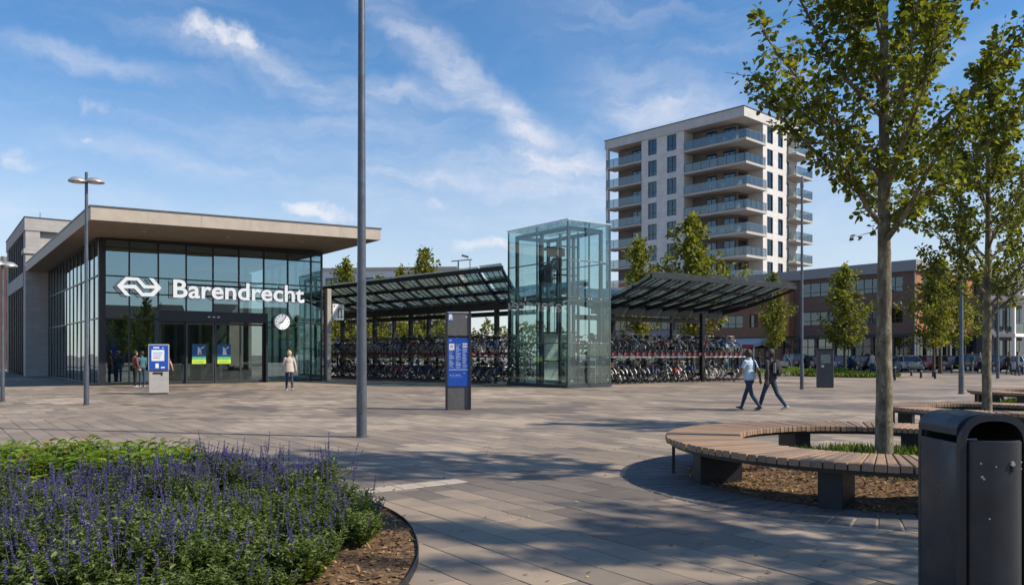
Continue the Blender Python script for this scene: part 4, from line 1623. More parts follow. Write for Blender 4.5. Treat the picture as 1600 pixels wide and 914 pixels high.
for i, z in enumerate(TZ):
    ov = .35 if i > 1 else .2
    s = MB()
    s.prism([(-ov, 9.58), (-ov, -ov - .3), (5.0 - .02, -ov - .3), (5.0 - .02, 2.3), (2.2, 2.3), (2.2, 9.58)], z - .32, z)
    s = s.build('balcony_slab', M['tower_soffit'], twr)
    r = MB()
    r.box(-ov + .05, -ov + .09, -ov - .25, 9.45, z + .06, z + 1.12)
    r.box(-ov + .09, 4.9, -ov - .25, -ov - .21, z + .06, z + 1.12)
    r.build('railing', M['glass_rail'], s)
    h = MB()
    h.bar((-ov + .07, 9.5, z + 1.15), (-ov + .07, -ov - .23, z + 1.15), .07, .05).bar((-ov + .07, -ov - .23, z + 1.15), (4.95, -ov - .23, z + 1.15), .07, .05)
    for k in range(8):
        h.box(-ov + .05, -ov + .10, 9.4 - k * 1.37 - .03, 9.4 - k * 1.37 + .03, z, z + 1.13)
    for k in range(4):
        h.box(.9 + 1.3 * k, .96 + 1.3 * k, -ov - .26, -ov - .2, z, z + 1.13)
    h.build('railing_frame', M['frame_dark'] if i % 2 else M['grey_steel'], s)
    for y0, y1 in ((2.6, 4.4), (5.6, 7.2)):
        window(twr, 'x', y0, y1, z + .08, z + 2.45, 2.12, 2, inner=False)
    window(twr, 'y', 2.5, 4.4, z + .08, z + 2.45, 2.22, 2, inner=False)
    if i % 2 == 0 or i == 3:
        f = MB()
        for k in range(3):
            yy = 1.2 + k * 2.3 + random.uniform(-.3, .3)
            f.box(.5, 1.0, yy, yy + .5, z + .40, z + .46).box(.95, 1.0, yy, yy + .5, z + .46, z + .95)
            for q in ((.52, yy + .02), (.95, yy + .02), (.52, yy + .45), (.95, yy + .45)):
                f.box(q[0], q[0] + .04, q[1], q[1] + .04, z, z + .4)
        f.build('balcony_chairs', M['white_metal'], s)
    # end balcony of the left face
    e = MB().box(-.1, 2.2, 17.22, TYW - .02, z - .3, z)
    e = e.build('balcony_slab', M['tower_soffit'], twr)
    MB().box(-.06, -.02, 17.3, TYW - .1, z + .06, z + 1.12).build('railing', M['glass_rail'], e)
    h = MB().bar((-.04, 17.25, z + 1.15), (-.04, TYW - .05, z + 1.15), .07, .05)
    for k in range(6):
        h.box(-.065, -.01, 17.4 + 1.3 * k, 17.45 + 1.3 * k, z, z + 1.13)
    h.build('railing_frame', M['grey_steel'], e)
    window(twr, 'x', 18.6, 20.6, z + .08, z + 2.4, 2.12, 2, inner=False)
    # projecting balconies at the far end of the right face
    b = MB().box(12.2, 17.2, -1.15, 1.18, z - .3, z).build('balcony_slab', M['tower_soffit'], twr)
    r = MB().box(12.25, 17.15, -1.11, -1.07, z + .06, z + 1.12).box(12.25, 12.29, -1.05, .0, z + .06, z + 1.12).box(17.1, 17.14, -1.05, 1.1, z + .06, z + 1.12)
    r.build('railing', M['glass_rail'], b)
    h = MB().bar((12.2, -1.09, z + 1.15), (17.2, -1.09, z + 1.15), .07, .05)
    for k in range(5):
        h.box(12.25 + 1.2 * k, 12.31 + 1.2 * k, -1.12, -1.06, z, z + 1.13)
    h.build('railing_frame', M['grey_steel'], b)
    window(twr, 'y', 12.6, 14.2, z + .08, z + 2.4, 1.12, 2, inner=False)

# ------------------------------------------------------------------ brick corner building
M['brick_brown'] = brick_mat('brown_brick', (.20, .112, .085), (.15, .088, .07), (.13, .115, .105), .24, .08)
M['brick_orange'] = brick_mat('orange_brick', (.42, .165, .065), (.34, .13, .055), (.26, .18, .13), .24, .08)
M['grey_fascia'] = mat('grey_fascia', (.24, .24, .245), .6, var=.08)
M['shop_glass'] = glass('shop_glass', (.42, .50, .50), .16, (.7, .8, .82))
M['shop_white'] = mat('shop_panel', (.5, .52, .5), .6, var=.2, scale=.5)
BC_ = pd(1428.6, 80.7)
brk = thing('brick_building', 'three storey brown brick corner building with grey roof band', 'building', BC_, PHI)
# local x runs along U (right flank), local y along V (front, seen from -x)
BL, BR, BHt = 27.0, 17.0, 11.1
fh = []
y = .9
wins = []
for (a, b) in ((1.2, 2.9), (3.6, 8.2), (9.4, 13.0), (16.0, 18.2), (18.8, 20.0), (21.0, 24.5)):
    for z0, z1 in ((4.8, 6.35), (8.0, 9.6)):
        fh.append((a, b, z0, z1))
        wins.append((a, b, z0, z1))
M['brick_rust'] = brick_mat('rust_brick', (.30, .135, .075), (.235, .105, .062), (.18, .14, .11), .24, .08)
wall_with_holes(MB(), 'x', 0, .4, 0, 14.0, 3.65, 10.0, [h for h in fh if h[0] < 14]).build('wall', M['brick_brown'], brk)
wall_with_holes(MB(), 'x', 0, .4, 14.0, BL, 3.65, 10.0, [h for h in fh if h[0] > 14]).build('wall', M['brick_rust'], brk)
for (a, b) in ((8.3, 9.3), (3.0, 3.5)):
    for z0, z1 in ((4.8, 6.35), (8.0, 9.6)):
        MB().box(-.03, -.001, a, b, z0, z1).build('grey_panel', M['grey_fascia'], brk)
for a, b, z0, z1 in wins:
    window(brk, 'x', a, b, z0, z1, .18, max(2, int((b - a) / .9)), cross=z0 + .5)
MB().box(-.35, BR + .1, -.35, BL, 10.0, BHt).build('roof_band', M['grey_fascia'], brk)
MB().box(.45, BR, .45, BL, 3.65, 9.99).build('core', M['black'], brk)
MB().box(-.12, .42, -.12, BL, 3.35, 3.65).build('lintel_band', M['frame_dark'], brk)
for k in range(12):
    yy = .0 + k * 2.2
    MB().box(.1, .5, yy, yy + .32, 0, 3.35).build('pier', M['brick_brown'] if k % 3 else M['frame_dark'], brk)
    if k < 11:
        window(brk, 'x', yy + .34, yy + 2.18, .25, 3.33, .30, 2, 'shop_glass', cross=2.4, inner=False)
        MB().box(1.0, 1.05, yy + .5 + .5 * (k % 2), yy + 1.6, .5, 2.3).build('shop_display', M['shop_white'], brk)
MB().box(2.8, 3.0, .5, BL - .5, 0, 3.35).build('shop_back_wall', M['hall_wall'], brk)
# projecting orange pier
MB().box(-.9, .02, 13.9, 15.8, 3.66, 9.99).build('projecting_pier', M['brick_orange'], brk)
# sunlit right flank
rh = []
for x0, x1 in ((1.6, 3.4), (5.2, 7.0), (9.0, 11.2), (13.0, 15.0)):
    for z0, z1 in ((4.8, 6.35), (8.0, 9.6)):
        rh.append((x0, x1, z0, z1))
wall_with_holes(MB(), 'y', 0, .4, .41, BR, 3.66, 9.99, rh).build('wall', M['brick_orange'], brk)
for x0, x1, z0, z1 in rh:
    window(brk, 'y', x0, x1, z0, z1, .18, 2, cross=z0 + .5)
for k in range(8):
    x0 = .6 + 2.1 * k
    MB().box(x0 - .12, x0 + .12, .05, .45, 0, 3.65).build('pier', M['frame_dark'], brk)
    window(brk, 'y', x0 + .14, x0 + 1.96, .15, 3.6, .25, 2, 'shop_glass', cross=2.6, inner=False)
    if k % 2:
        MB().box(x0 + .3, x0 + 1.7, 1.2, 1.25, .4, 2.4).build('shop_display', M['shop_white'], brk)
MB().tube([(-.1, -.1, 0), (-.1, -.1, 10.0)], .07, 8).build('downpipe', M['kerb'], brk)

# cafe awning in front of the brick building
aw = thing('cafe_awning', 'white and red cafe awning below the brick front behind the walking pair', 'awning', BC_ + V * 17.0, PHI)
M['awning_white'] = mat('awning_cloth', (.55, .56, .55), .8, var=.08)
M['awning_red'] = mat('awning_red', (.42, .04, .06), .8, var=.12)
a = MB().add([(-.1, 0, 3.5), (-.1, 7.2, 3.5), (-3.2, 7.2, 2.75), (-3.2, 0, 2.75), (-.1, 0, 3.46), (-.1, 7.2, 3.46), (-3.2, 7.2, 2.71), (-3.2, 0, 2.71)],
             [(0, 1, 2, 3), (7, 6, 5, 4), (0, 3, 7, 4), (1, 0, 4, 5), (2, 1, 5, 6), (3, 2, 6, 7)])
a.build('cloth', M['awning_white'], aw)
MB().box(-3.24, -3.2, 0, 1.6, 2.35, 2.74).build('valance', M['awning_red'], aw)
MB().box(-3.24, -3.2, 1.6, 7.2, 2.35, 2.74).build('valance', M['awning_white'], aw)
MB().add([(-.1, -.03, 3.5), (-3.2, -.03, 2.75), (-3.2, -.03, 2.4), (-.1, -.03, 2.9), (-.1, -.06, 3.5), (-3.2, -.06, 2.75), (-3.2, -.06, 2.4), (-.1, -.06, 2.9)],
         [(0, 1, 2, 3), (7, 6, 5, 4), (0, 4, 5, 1), (1, 5, 6, 2), (2, 6, 7, 3), (3, 7, 4, 0)]).build('side_cheek', M['awning_white'], aw)
for yy in (.05, 3.6, 7.15):
    MB().tube([(-3.18, yy, 0), (-3.18, yy, 2.72)], .05, 8).build('post', M['white_metal'], aw)

# ------------------------------------------------------------------ other buildings
ann = thing('annex_building', 'low grey annex with dark shop windows behind the right bicycle canopy', 'building', pd(1172, 101), TA)
MB().box(.5, 8, 0, 26, 0, 10.6).build('wall', M['grey_fascia'], ann)
MB().box(-.3, 8, -.3, 26, 10.6, 11.3).build('parapet', M['tower_band'], ann)
for k in range(9):
    yy = .6 + k * 2.8
    window(ann, 'x', yy, yy + 2.3, .3, 3.6, .42, 2, 'shop_glass', inner=False)
    MB().box(.30, .5, yy + 2.32, yy + 2.78, 0, 4.2).build('pier', M['frame_dark'], ann)
    window(ann, 'x', yy, yy + 2.3, 5.0, 7.2, .42, 2, inner=False)
    window(ann, 'x', yy, yy + 2.3, 8.2, 10.0, .42, 2, inner=False)
wh = thing('white_building', 'far low white flat roofed building seen above the left canopy', 'building', pd(470, 112), R(-6))
MB().box(0, 22, 0, 10, 0, 13.2).build('wall', mat('white_render', (.62, .61, .58), .8, var=.08, scale=.5), wh)
MB().box(-.2, 22.2, -.2, 10, 13.2, 13.6).build('parapet', M['kerb'], wh)
for k in range(8):
    for z in (1, 4.2, 7.4, 10.5):
        window(wh, 'y', 1 + k * 2.6, 2.6 + k * 2.6, z, z + 1.7, -.03, 2, inner=False)
rd = thing('red_roof_house', 'small far house with reddish roof peeking over the left canopy', 'house', pd(622, 120), R(10))
MB().box(0, 6, 0, 8, 0, 11).build('wall', M['brick_orange'], rd)
MB().prism_y([(-.4, 11), (6.4, 11), (3, 15.3)], -.4, 8.4).build('roof', mat('clay_tiles', (.30, .13, .09), .8, var=.2, scale=3), rd)
MB().box(4.2, 4.9, 3, 3.7, 12.6, 15.8).build('chimney', M['brick_orange'], rd)
for x in (.8, 3.6):
    for z in (1, 4.3, 7.6):
        window(rd, 'y', x, x + 1.5, z, z + 1.6, -.03, 2, inner=False)
lf = thing('brick_house', 'brown brick house far left behind the stone block', 'house', pd(-70, 88), R(8))
MB().box(0, 9.5, 0, 8, 0, 11.6).build('wall', M['brick_brown'], lf)
MB().box(-.1, 9.6, -.1, 8.1, 11.6, 12.4).build('parapet', M['fascia'], lf)
for x in (1.0, 3.2, 5.4, 7.6):
    for z in (.9, 4.4, 8.0):
        window(lf, 'y', x, x + 1.3, z, z + 2.0, -.03, 2, inner=False)
# modern white and grey building at the right edge
mw = thing('modern_building', 'grey building with white framed balconies at the right picture edge', 'building', pd(1546, 88), PHI)
MB().box(0, 16, 0, 12, 0, 10.2).build('wall', mat('slate_cladding', (.10, .10, .11), .7, var=.15), mw)
MB().box(-.2, 16.2, -.3, 12, 8.4, 10.6).build('roof_band', mat('slate_band', (.13, .13, .14), .6, var=.1), mw)
for k in range(6):
    x = 1.0 + 2.6 * k
    MB().box(x - .16, x + .16, -2.2, -1.9, 0, 7.2).build('column', M['white_metal'], mw)
    window(mw, 'y', x + .3, x + 2.3, .2, 3.2, -.05, 2, 'shop_glass', inner=False)
    window(mw, 'y', x + .3, x + 2.3, 4.2, 6.9, -.05, 2, inner=False)
MB().box(.7, 16, -2.3, -.12, 3.5, 3.85).build('balcony_slab', M['white_metal'], mw)
MB().add([(.2, -3.2, 7.9), (16, -3.2, 7.9), (16, -.1, 7.2), (.2, -.1, 7.2), (.2, -3.2, 8.1), (16, -3.2, 8.1), (16, -.1, 7.4), (.2, -.1, 7.4)],
         [(0, 3, 2, 1), (4, 5, 6, 7), (0, 1, 5, 4), (1, 2, 6, 5), (2, 3, 7, 6), (3, 0, 4, 7)]).build('canopy_roof', M['white_metal'], mw)
MB().box(.9, 16, -2.15, -2.1, 3.9, 4.9).build('railing', M['glass_rail'], mw)
lk = thing('link_building', 'dark low link between the brick corner and the modern building', 'building', pd(1520, 93), PHI)
MB().box(0, 10, 0, 8, 3.5, 9.0).build('wall', M['brick_brown'], lk)
MB().box(0, 10, .4, 8, 0, 3.5).build('shopfront_back', M['black'], lk)
for k in range(4):
    window(lk, 'y', .3 + 2.4 * k, 2.4 + 2.4 * k, .1, 3.4, .2, 2, 'shop_glass', inner=False)

# road with kerb and parked cars in front of the brick building
rdx = BC_ + U * -12.5 - V * 22
struct(MB().box(0, 6.2, 0, 60, -.1, -.006).build('road', M['asphalt'], None, rdx, PHI))
kb = struct(MB().box(6.2, 6.21, 0, 60, -.1, -.004).build('kerb', M['kerb'], None, rdx, PHI))
for k in range(50):
    MB().cbox(6.2, 6.35, k * 1.0, k * 1.0 + .99, -.05, .11, .012).build('kerb_stone', M['kerb'], kb)


CAR_MESH = {}


def car_proto(label, colour, rough, loc, rz, van=False):
    c = thing('parked_car', label, 'car', loc, rz, 'cars parked along the brick building')
    L = 2.05
    hh = 1.62 if van else 1.45
    # lower body loft: stations along x: (x, half width, z low, z high)
    st = [(-L, .62, .42, .72), (-L + .06, .78, .30, .86), (-L + .35, .86, .22, .96), (-.9, .88, .20, .98), (0, .885, .20, .97), (.8, .88, .20, .95), (1.3, .87, .22, .90), (L - .3, .82, .24, .80), (L - .05, .68, .32, .66), (L, .55, .40, .58)]
    b = MB()
    ring = 10
    vs_ = []
    for x, w, z0, z1 in st:
        zm = z0 + (z1 - z0) * .55
        prof = [(-w * .86, z0), (-w, z0 + .10), (-w * 1.0, zm), (-w * .96, z1 - .06), (-w * .86, z1), (w * .86, z1), (w * .96, z1 - .06), (w, zm), (w, z0 + .10), (w * .86, z0)]
        vs_ += [(x, p[0], p[1]) for p in prof]
    fs = []
    for i in range(len(st) - 1):
        for k in range(ring):
            k2 = (k + 1) % ring
            fs.append((i * ring + k, (i + 1) * ring + k, (i + 1) * ring + k2, i * ring + k2))
    fs.append(tuple(range(ring)))
    fs.append(tuple((len(st) - 1) * ring + k for k in range(ring - 1, -1, -1)))
    b.add(vs_, fs)
    pm = paint('car_' + label.split()[0] + '%d' % len(bpy.data.materials), colour, rough)
    b.build('body', pm, c, smooth=True)
    g = MB()
    a0, a1, t0, t1 = (-1.95, 1.05, -1.75, .25) if van else (-1.80, 1.02, -1.30, .30)
    lo, hi = .94, hh - .04
    q = [(a0, -.80, lo), (a1, -.80, lo - .03), (a1, .80, lo - .03), (a0, .80, lo), (t0, -.62, hi), (t1, -.62, hi), (t1, .62, hi), (t0, .62, hi)]
    g.add(q, [(0, 1, 5, 4), (1, 2, 6, 5), (2, 3, 7, 6), (3, 0, 4, 7), (4, 5, 6, 7)])
    g.build('glasshouse', M['win_dark'], c)
    r = MB().cbox(t0 - .06, t1 + .06, -.66, .66, hi - .02, hi + .05, .025, 2)
    r.build('roof', pm, c, smooth=True)
    for s in (-1, 1):
        p = MB()
        for (xa, xb) in ((a1, t1), ((a0 + a1) / 2 - .05, (t0 + t1) / 2), (a0, t0)):
            p.bar((xa, s * .81, lo - .02), (xb, s * .635, hi), .06, .05)
        p.build('pillars', pm, c)
        MB().cbox(.62, .80, s * .86 - .08 + (0 if s < 0 else .0), s * .86 + .10, .93, 1.06, .02).build('mirror', pm, c)
        for x in (-1.28, 1.28):
            w = MB().lathe([(.001, -.10), (.20, -.11), (.31, -.09), (.32, 0), (.31, .09), (.001, .10)], 18, (x, s * .80, .32), 'y')
            w = w.build('wheel', M['rubber'], c, smooth=True)
            MB().lathe([(.001, -.02), (.19, -.015), (.2, .0), (.19, .015), (.001, .02)], 14, (x, s * .905, .32), 'y').build('rim', M['silver'], w)
        MB().cbox(L - .14, L - .02, s * .48 - .14, s * .48 + .14, .56, .68, .02).build('headlight', M['white_metal'], c)
        MB().cbox(-L + .0, -L + .10, s * .60 - .12, s * .60 + .12, .70, .84, .02).build('tail_light', M['awning_red'], c)
    MB().box(L - .02, L + .012, -.25, .25, .36, .46).build('number_plate', M['white_metal'], c)
    MB().box(-L - .012, -L + .02, -.25, .25, .50, .60).build('number_plate', M['poster_lime'], c)
    return c


clr = [('black hatchback', (.012, .012, .014)), ('dark blue hatchback', (.02, .05, .14)), ('silver grey hatchback', (.32, .33, .34)), ('white hatchback', (.62, .63, .63)), ('dark grey estate', (.05, .052, .056)),
       ('dark red hatchback', (.16, .015, .018)), ('pale blue hatchback', (.16, .25, .36))]
cars = [(1238, 84, 4, 'behind the walking pair'), (1272, 81.5, 0, 'behind the grey cabinet'), (1308, 79, 1, 'left of the small lawn tree'), (1342, 77, 0, 'right of the small lawn tree'), (1372, 75, 6, 'just left of the big trunk'), (1412, 73, 2, 'just right of the big trunk'),
        (1448, 78, 5, 'left of the paired young trees'), (1478, 76, 0, 'between the paired young trees'), (1512, 74, 4, 'right of the slim lamp post'), (1552, 72, 0, 'behind the second bench tree'), (1590, 70, 3, 'at the far right edge')]
for px, d, ci, where in cars:
    n, c = clr[ci]
    car_proto('%s parked %s' % (n, where), c, .3, pd(px, d), PHI + R(90) + R(random.choice([-35, -30, -38])), van=(ci == 4))

# bollards on the far side of the square
bol = None
for k, (px, py, h, w) in enumerate([(1398, 594, .95, 'right beside the big trunk, dark'), (1419.5, 582, .8, 'first right of the dark bollard'), (1439, 590.5, .55, 'short, left of the tree stake'), (1461, 591.5, .6, 'short, beside the young tree'),
                          (1424, 587, .45, 'very low, at the lawn side'), (1332, 580, .35, 'tiny, on the lawn edge'), (1345, 581, .35, 'tiny, right end of the lawn'), (1487, 583, .7, 'behind the slim lamp post'), (1545, 588, .8, 'just right of the second tree trunk'), (1598, 585, .8, 'at the right picture edge')]):
    o = thing('bollard', 'dark steel bollard %s' % w, 'bollard', gp(px, py), 0, 'bollards on the square')
    MB().lathe([(.075, 0), (.07, h - .06), (.05, h - .01), (.001, h)], 12).build('post', M['anthracite'], o, smooth=True)
    MB().lathe([(.082, h * .78), (.082, h * .86)], 12).build('band', M['silver'], o)

# terrace behind the photographer, mirrored in the station glass
for k, (x, y, w) in enumerate([(34, -52, 'left'), (52, -40, 'middle'), (70, -28, 'right')]):
    tb = thing('terrace_house', 'brick terrace house mirrored in the station glass, %s of three' % w, 'house', (x, y, 0), R(33.7), 'terrace houses mirrored in the glass')
    MB().box(0, 20, -8, 0, 0, 7.5).build('wall', M['brick_brown'], tb)
    MB().add([(-.3, .4, 7.5), (20.3, .4, 7.5), (20.3, -8.4, 7.5), (-.3, -8.4, 7.5), (-.3, -4, 11), (20.3, -4, 11)], [(0, 1, 5, 4), (2, 3, 4, 5), (1, 2, 5), (3, 0, 4), (3, 2, 1, 0)]).build('roof', mat('dark_tiles%d' % k, (.10, .07, .06), .8, var=.2), tb)
    for q in range(6):
        for z in (.8, 4.3):
            MB().box(1 + 3.2 * q, 2.9 + 3.2 * q, -.02, .05, z, z + 1.9).build('window', M['win_dark'], tb)

# ------------------------------------------------------------------ bench rings
def bench_ring(idx, label, cx, cy, ro, ri, nsl, nleg, a_leg):
    b = thing('ring_bench', label, 'bench', (cx, cy, 0), 0, 'round timber benches around trees')
    wo, wi = 2 * math.pi * ro / nsl - .014, 2 * math.pi * ri / nsl - .012
    z0, z1, c = .435, .505, .006
    s = MB()
    # tapered slat lying along +x
    def rect(i, z):
        return [(ri + i, -wi / 2 + i, z), (ro - i, -wo / 2 + i, z), (ro - i, wo / 2 - i, z), (ri + i, wi / 2 - i, z)]
    vs_ = rect(0, z0) + rect(0, z1 - c) + rect(c, z1)
    fs = [(3, 2, 1, 0), (8, 9, 10, 11)]
    for k in range(4):
        k2 = (k + 1) % 4
        fs += [(k, k2, 4 + k2, 4 + k), (4 + k, 4 + k2, 8 + k2, 8 + k)]
    s.add(vs_, fs)
    me = s.mesh('slat', M['slat'])
    r_ = random.Random(idx)
    for k in range(nsl):
        o = link('slat', me, b, (0, 0, r_.gauss(0, .0018)), 2 * math.pi * k / nsl + r_.gauss(0, .0012))
        o.scale = (1 + r_.gauss(0, .0012), 1, 1)
    for nm, r, w in (('outer_rail', ro - .10, .05), ('inner_rail', ri + .12, .05)):
        t_ = MB()
        n = 96
        vs_, fs = [], []
        for k in range(n):
            a = 2 * math.pi * k / n
            for rr, zz in ((r - w / 2, .385), (r + w / 2, .385), (r + w / 2, .432), (r - w / 2, .432)):
                vs_.append((rr * math.cos(a), rr * math.sin(a), zz))
        for k in range(n):
            k2 = (k + 1) % n
            for q in range(4):
                q2 = (q + 1) % 4
                fs.append((k * 4 + q, k2 * 4 + q, k2 * 4 + q2, k * 4 + q2))
        t_.add(vs_, fs)
        t_.build(nm, M['bench_steel'], b, smooth=True)
    lg_ = MB().cbox(ri + .20, ro - .22, -.12, .12, 0, .385, .008).mesh('leg', M['bench_steel'])
    for k in range(nleg):
        link('leg', lg_, b, (0, 0, 0), a_leg + 2 * math.pi * k / nleg)
    pin = MB().box(ro - .12, ro - .08, -.02, .02, 0, .385).mesh('support_pin', M['bench_steel'])
    for a in (170, 95, 62):
        link('support_pin', pin, b, (0, 0, 0), R(a))
    return b


LAB = ['large round timber slat bench with dark legs around the nearest tree', 'smaller round timber slat bench around the second tree behind the bin', 'farthest round timber slat bench at the right picture edge']
for i, (cx, cy, ro, ri) in enumerate(RING):
    bench_ring(i, LAB[i], cx, cy, ro, ri, (144, 104, 116)[i], (8, 6, 7)[i], (R(-126), R(200), R(215))[i])


def disc_poly(r, n=64, jit=0, seed=1):
    q = random.Random(seed)
    return [((r + q.gauss(0, jit)) * math.cos(2 * math.pi * k / n), (r + q.gauss(0, jit)) * math.sin(2 * math.pi * k / n)) for k in range(n)]


def mound(name, r, h, loc, m_, seed, parent=None):
    """uneven heap of soil, flat at the rim"""
    q = random.Random(seed)
    n, rings = 40, 9
    vs_ = [(0, 0, h)]
    for i in range(1, rings + 1):
        f = i / rings
        for k in range(n):
            a = 2 * math.pi * k / n
            z = h * (math.cos(f * math.pi) * .5 + .5) + q.gauss(0, .008) * (1 - f ** 4) + .012
            vs_.append((r * f * math.cos(a), r * f * math.sin(a), z))
    fs = [(0, 1 + k, 1 + (k + 1) % n) for k in range(n)]
    for i in range(rings - 1):
        for k in range(n):
            k2 = (k + 1) % n
            fs.append((1 + i * n + k, 1 + (i + 1) * n + k, 1 + (i + 1) * n + k2, 1 + i * n + k2))
    mb = MB()
    mb.add(vs_, fs)
    return mb.build(name, m_, parent, loc, 0, smooth='all')


def wedge_ring(name, cx, cy, r0, r1, n, z, parent_name):
    p = struct(MB().prism(disc_poly(r1 - .01, 80), -.05, z - .008).build(parent_name, M['soil'], None, (cx, cy, 0)))
    a = math.pi / n - .004
    w = MB()
    c = .004
    def q(i, zz):
        return [((r0 + i) * math.cos(-a + i / r0), (r0 + i) * math.sin(-a + i / r0), zz), ((r1 - i) * math.cos(-a + i / r1), (r1 - i) * math.sin(-a + i / r1), zz),
                ((r1 - i) * math.cos(a - i / r1), (r1 - i) * math.sin(a - i / r1), zz), ((r0 + i) * math.cos(a - i / r0), (r0 + i) * math.sin(a - i / r0), zz)]
    vs_ = q(0, -.04) + q(0, z - c) + q(c, z)
    fs = [(3, 2, 1, 0), (8, 9, 10, 11)]
    for k in range(4):
        k2 = (k + 1) % 4
        fs += [(k, k2, 4 + k2, 4 + k), (4 + k, 4 + k2, 8 + k2, 8 + k)]
    w.add(vs_, fs)
    me = w.mesh('ring_paver', M['dark_stone'])
    r_ = random.Random(4)
    for k in range(n):
        link('ring_paver', me, p, (0, 0, r_.gauss(0, .0012)), 2 * math.pi * k / n)
    return p


wedge_ring('ring', RING[0][0], RING[0][1], 2.35, 3.18, 92, .007, 'paved_ring')
wedge_ring('ring', RING[1][0], RING[1][1], 1.6, 2.15, 60, .007, 'paved_ring')
wedge_ring('ring', RING[2][0], RING[2][1], 1.9, 2.45, 64, .007, 'paved_ring')
for i, (cx, cy, ro, ri) in enumerate(RING):
    struct(mound('planting_soil', (2.36, 1.62, 1.92)[i], (.22, .18, .18)[i], (cx, cy, 0), M['soil'], i))

# ------------------------------------------------------------------ leaves, grass, chips (vectorised)
def leaves_mesh(name, pos, dirs, nrm, size, width, tone, mats, fold=.25, bend=.0):
    """one folded leaf (two quads) per entry"""
    n = len(pos)
    d = dirs / np.linalg.norm(dirs, axis=1, keepdims=True)
    s = np.cross(d, nrm)
    s /= np.linalg.norm(s, axis=1, keepdims=True) + 1e-9
    u = np.cross(s, d)
    L, W = size[:, None], (size * width)[:, None]
    base = pos
    mid1 = pos + d * L * .35 + s * W * .5 + u * W * fold
    mid2 = pos + d * L * .35 - s * W * .5 + u * W * fold
    up1 = pos + d * L * .72 + s * W * .38 + u * (W * fold * .8 - L * bend)
    up2 = pos + d * L * .72 - s * W * .38 + u * (W * fold * .8 - L * bend)
    tip = pos + d * L - u * L * bend * 2
    rib = pos + d * L * .5
    v = np.stack([base, mid1, up1, tip, up2, mid2], 1).reshape(-1, 3)
    o = np.arange(n)[:, None] * 6
    f1 = np.concatenate([o + np.array([[0, 1, 2, 3]]), o + np.array([[0, 3, 4, 5]])], 1).reshape(-1, 4)
    me = bpy.data.meshes.new(name)
    me.vertices.add(len(v))
    me.vertices.foreach_set('co', v.astype(np.float32).ravel())
    nf = len(f1)
    me.loops.add(nf * 4)
    me.loops.foreach_set('vertex_index', f1.astype(np.int32).ravel())
    me.polygons.add(nf)
    me.polygons.foreach_set('loop_start', np.arange(0, nf * 4, 4, dtype=np.int32))
    me.polygons.foreach_set('loop_total', np.full(nf, 4, dtype=np.int32))
    me.materials.append(mats)
    me.update(calc_edges=True)
    at_ = me.attributes.new('tone', 'FLOAT', 'POINT')
    at_.data.foreach_set('value', np.repeat(tone, 6).astype(np.float32))
    return me


def unit(rng, n):
    v = rng.normal(size=(n, 3))
    return v / np.linalg.norm(v, axis=1, keepdims=True)


M['leaf_tree'] = leaf_mat('plane_leaf', [(0, (.045, .068, .013)), (.5, (.135, .17, .026)), (.85, (.25, .265, .038)), (1, (.35, .31, .045))], .5)
M['leaf_far'] = leaf_mat('young_leaf', [(0, (.06, .09, .016)), (.5, (.165, .19, .032)), (1, (.32, .30, .05))], .48)
M['leaf_dark'] = leaf_mat('hedge_leaf', [(0, (.012, .028, .008)), (.5, (.035, .062, .014)), (1, (.085, .12, .024))], .3)
M['leaf_bush'] = leaf_mat('bright_bush_leaf', [(0, (.06, .12, .014)), (.5, (.15, .25, .026)), (.93, (.26, .36, .04)), (1, (.32, .20, .03))], .42, .38)
M['leaf_salvia'] = leaf_mat('salvia_leaf', [(0, (.034, .064, .018)), (.5, (.11, .165, .045)), (1, (.25, .30, .10))], .4)
M['salvia_flower'] = leaf_mat('salvia_flower', [(0, (.055, .042, .19)), (.5, (.125, .105, .40)), (.9, (.25, .215, .56)), (1, (.30, .22, .30))], .25, .6)
M['grass'] = leaf_mat('grass_blade', [(0, (.045, .085, .012)), (.6, (.11, .17, .024)), (1, (.21, .24, .05))], .4)
M['chips'] = leaf_mat('bark_chip', [(0, (.06, .034, .017)), (.5, (.21, .12, .055)), (.9, (.40, .25, .11)), (1, (.55, .40, .14))], .0, .9)


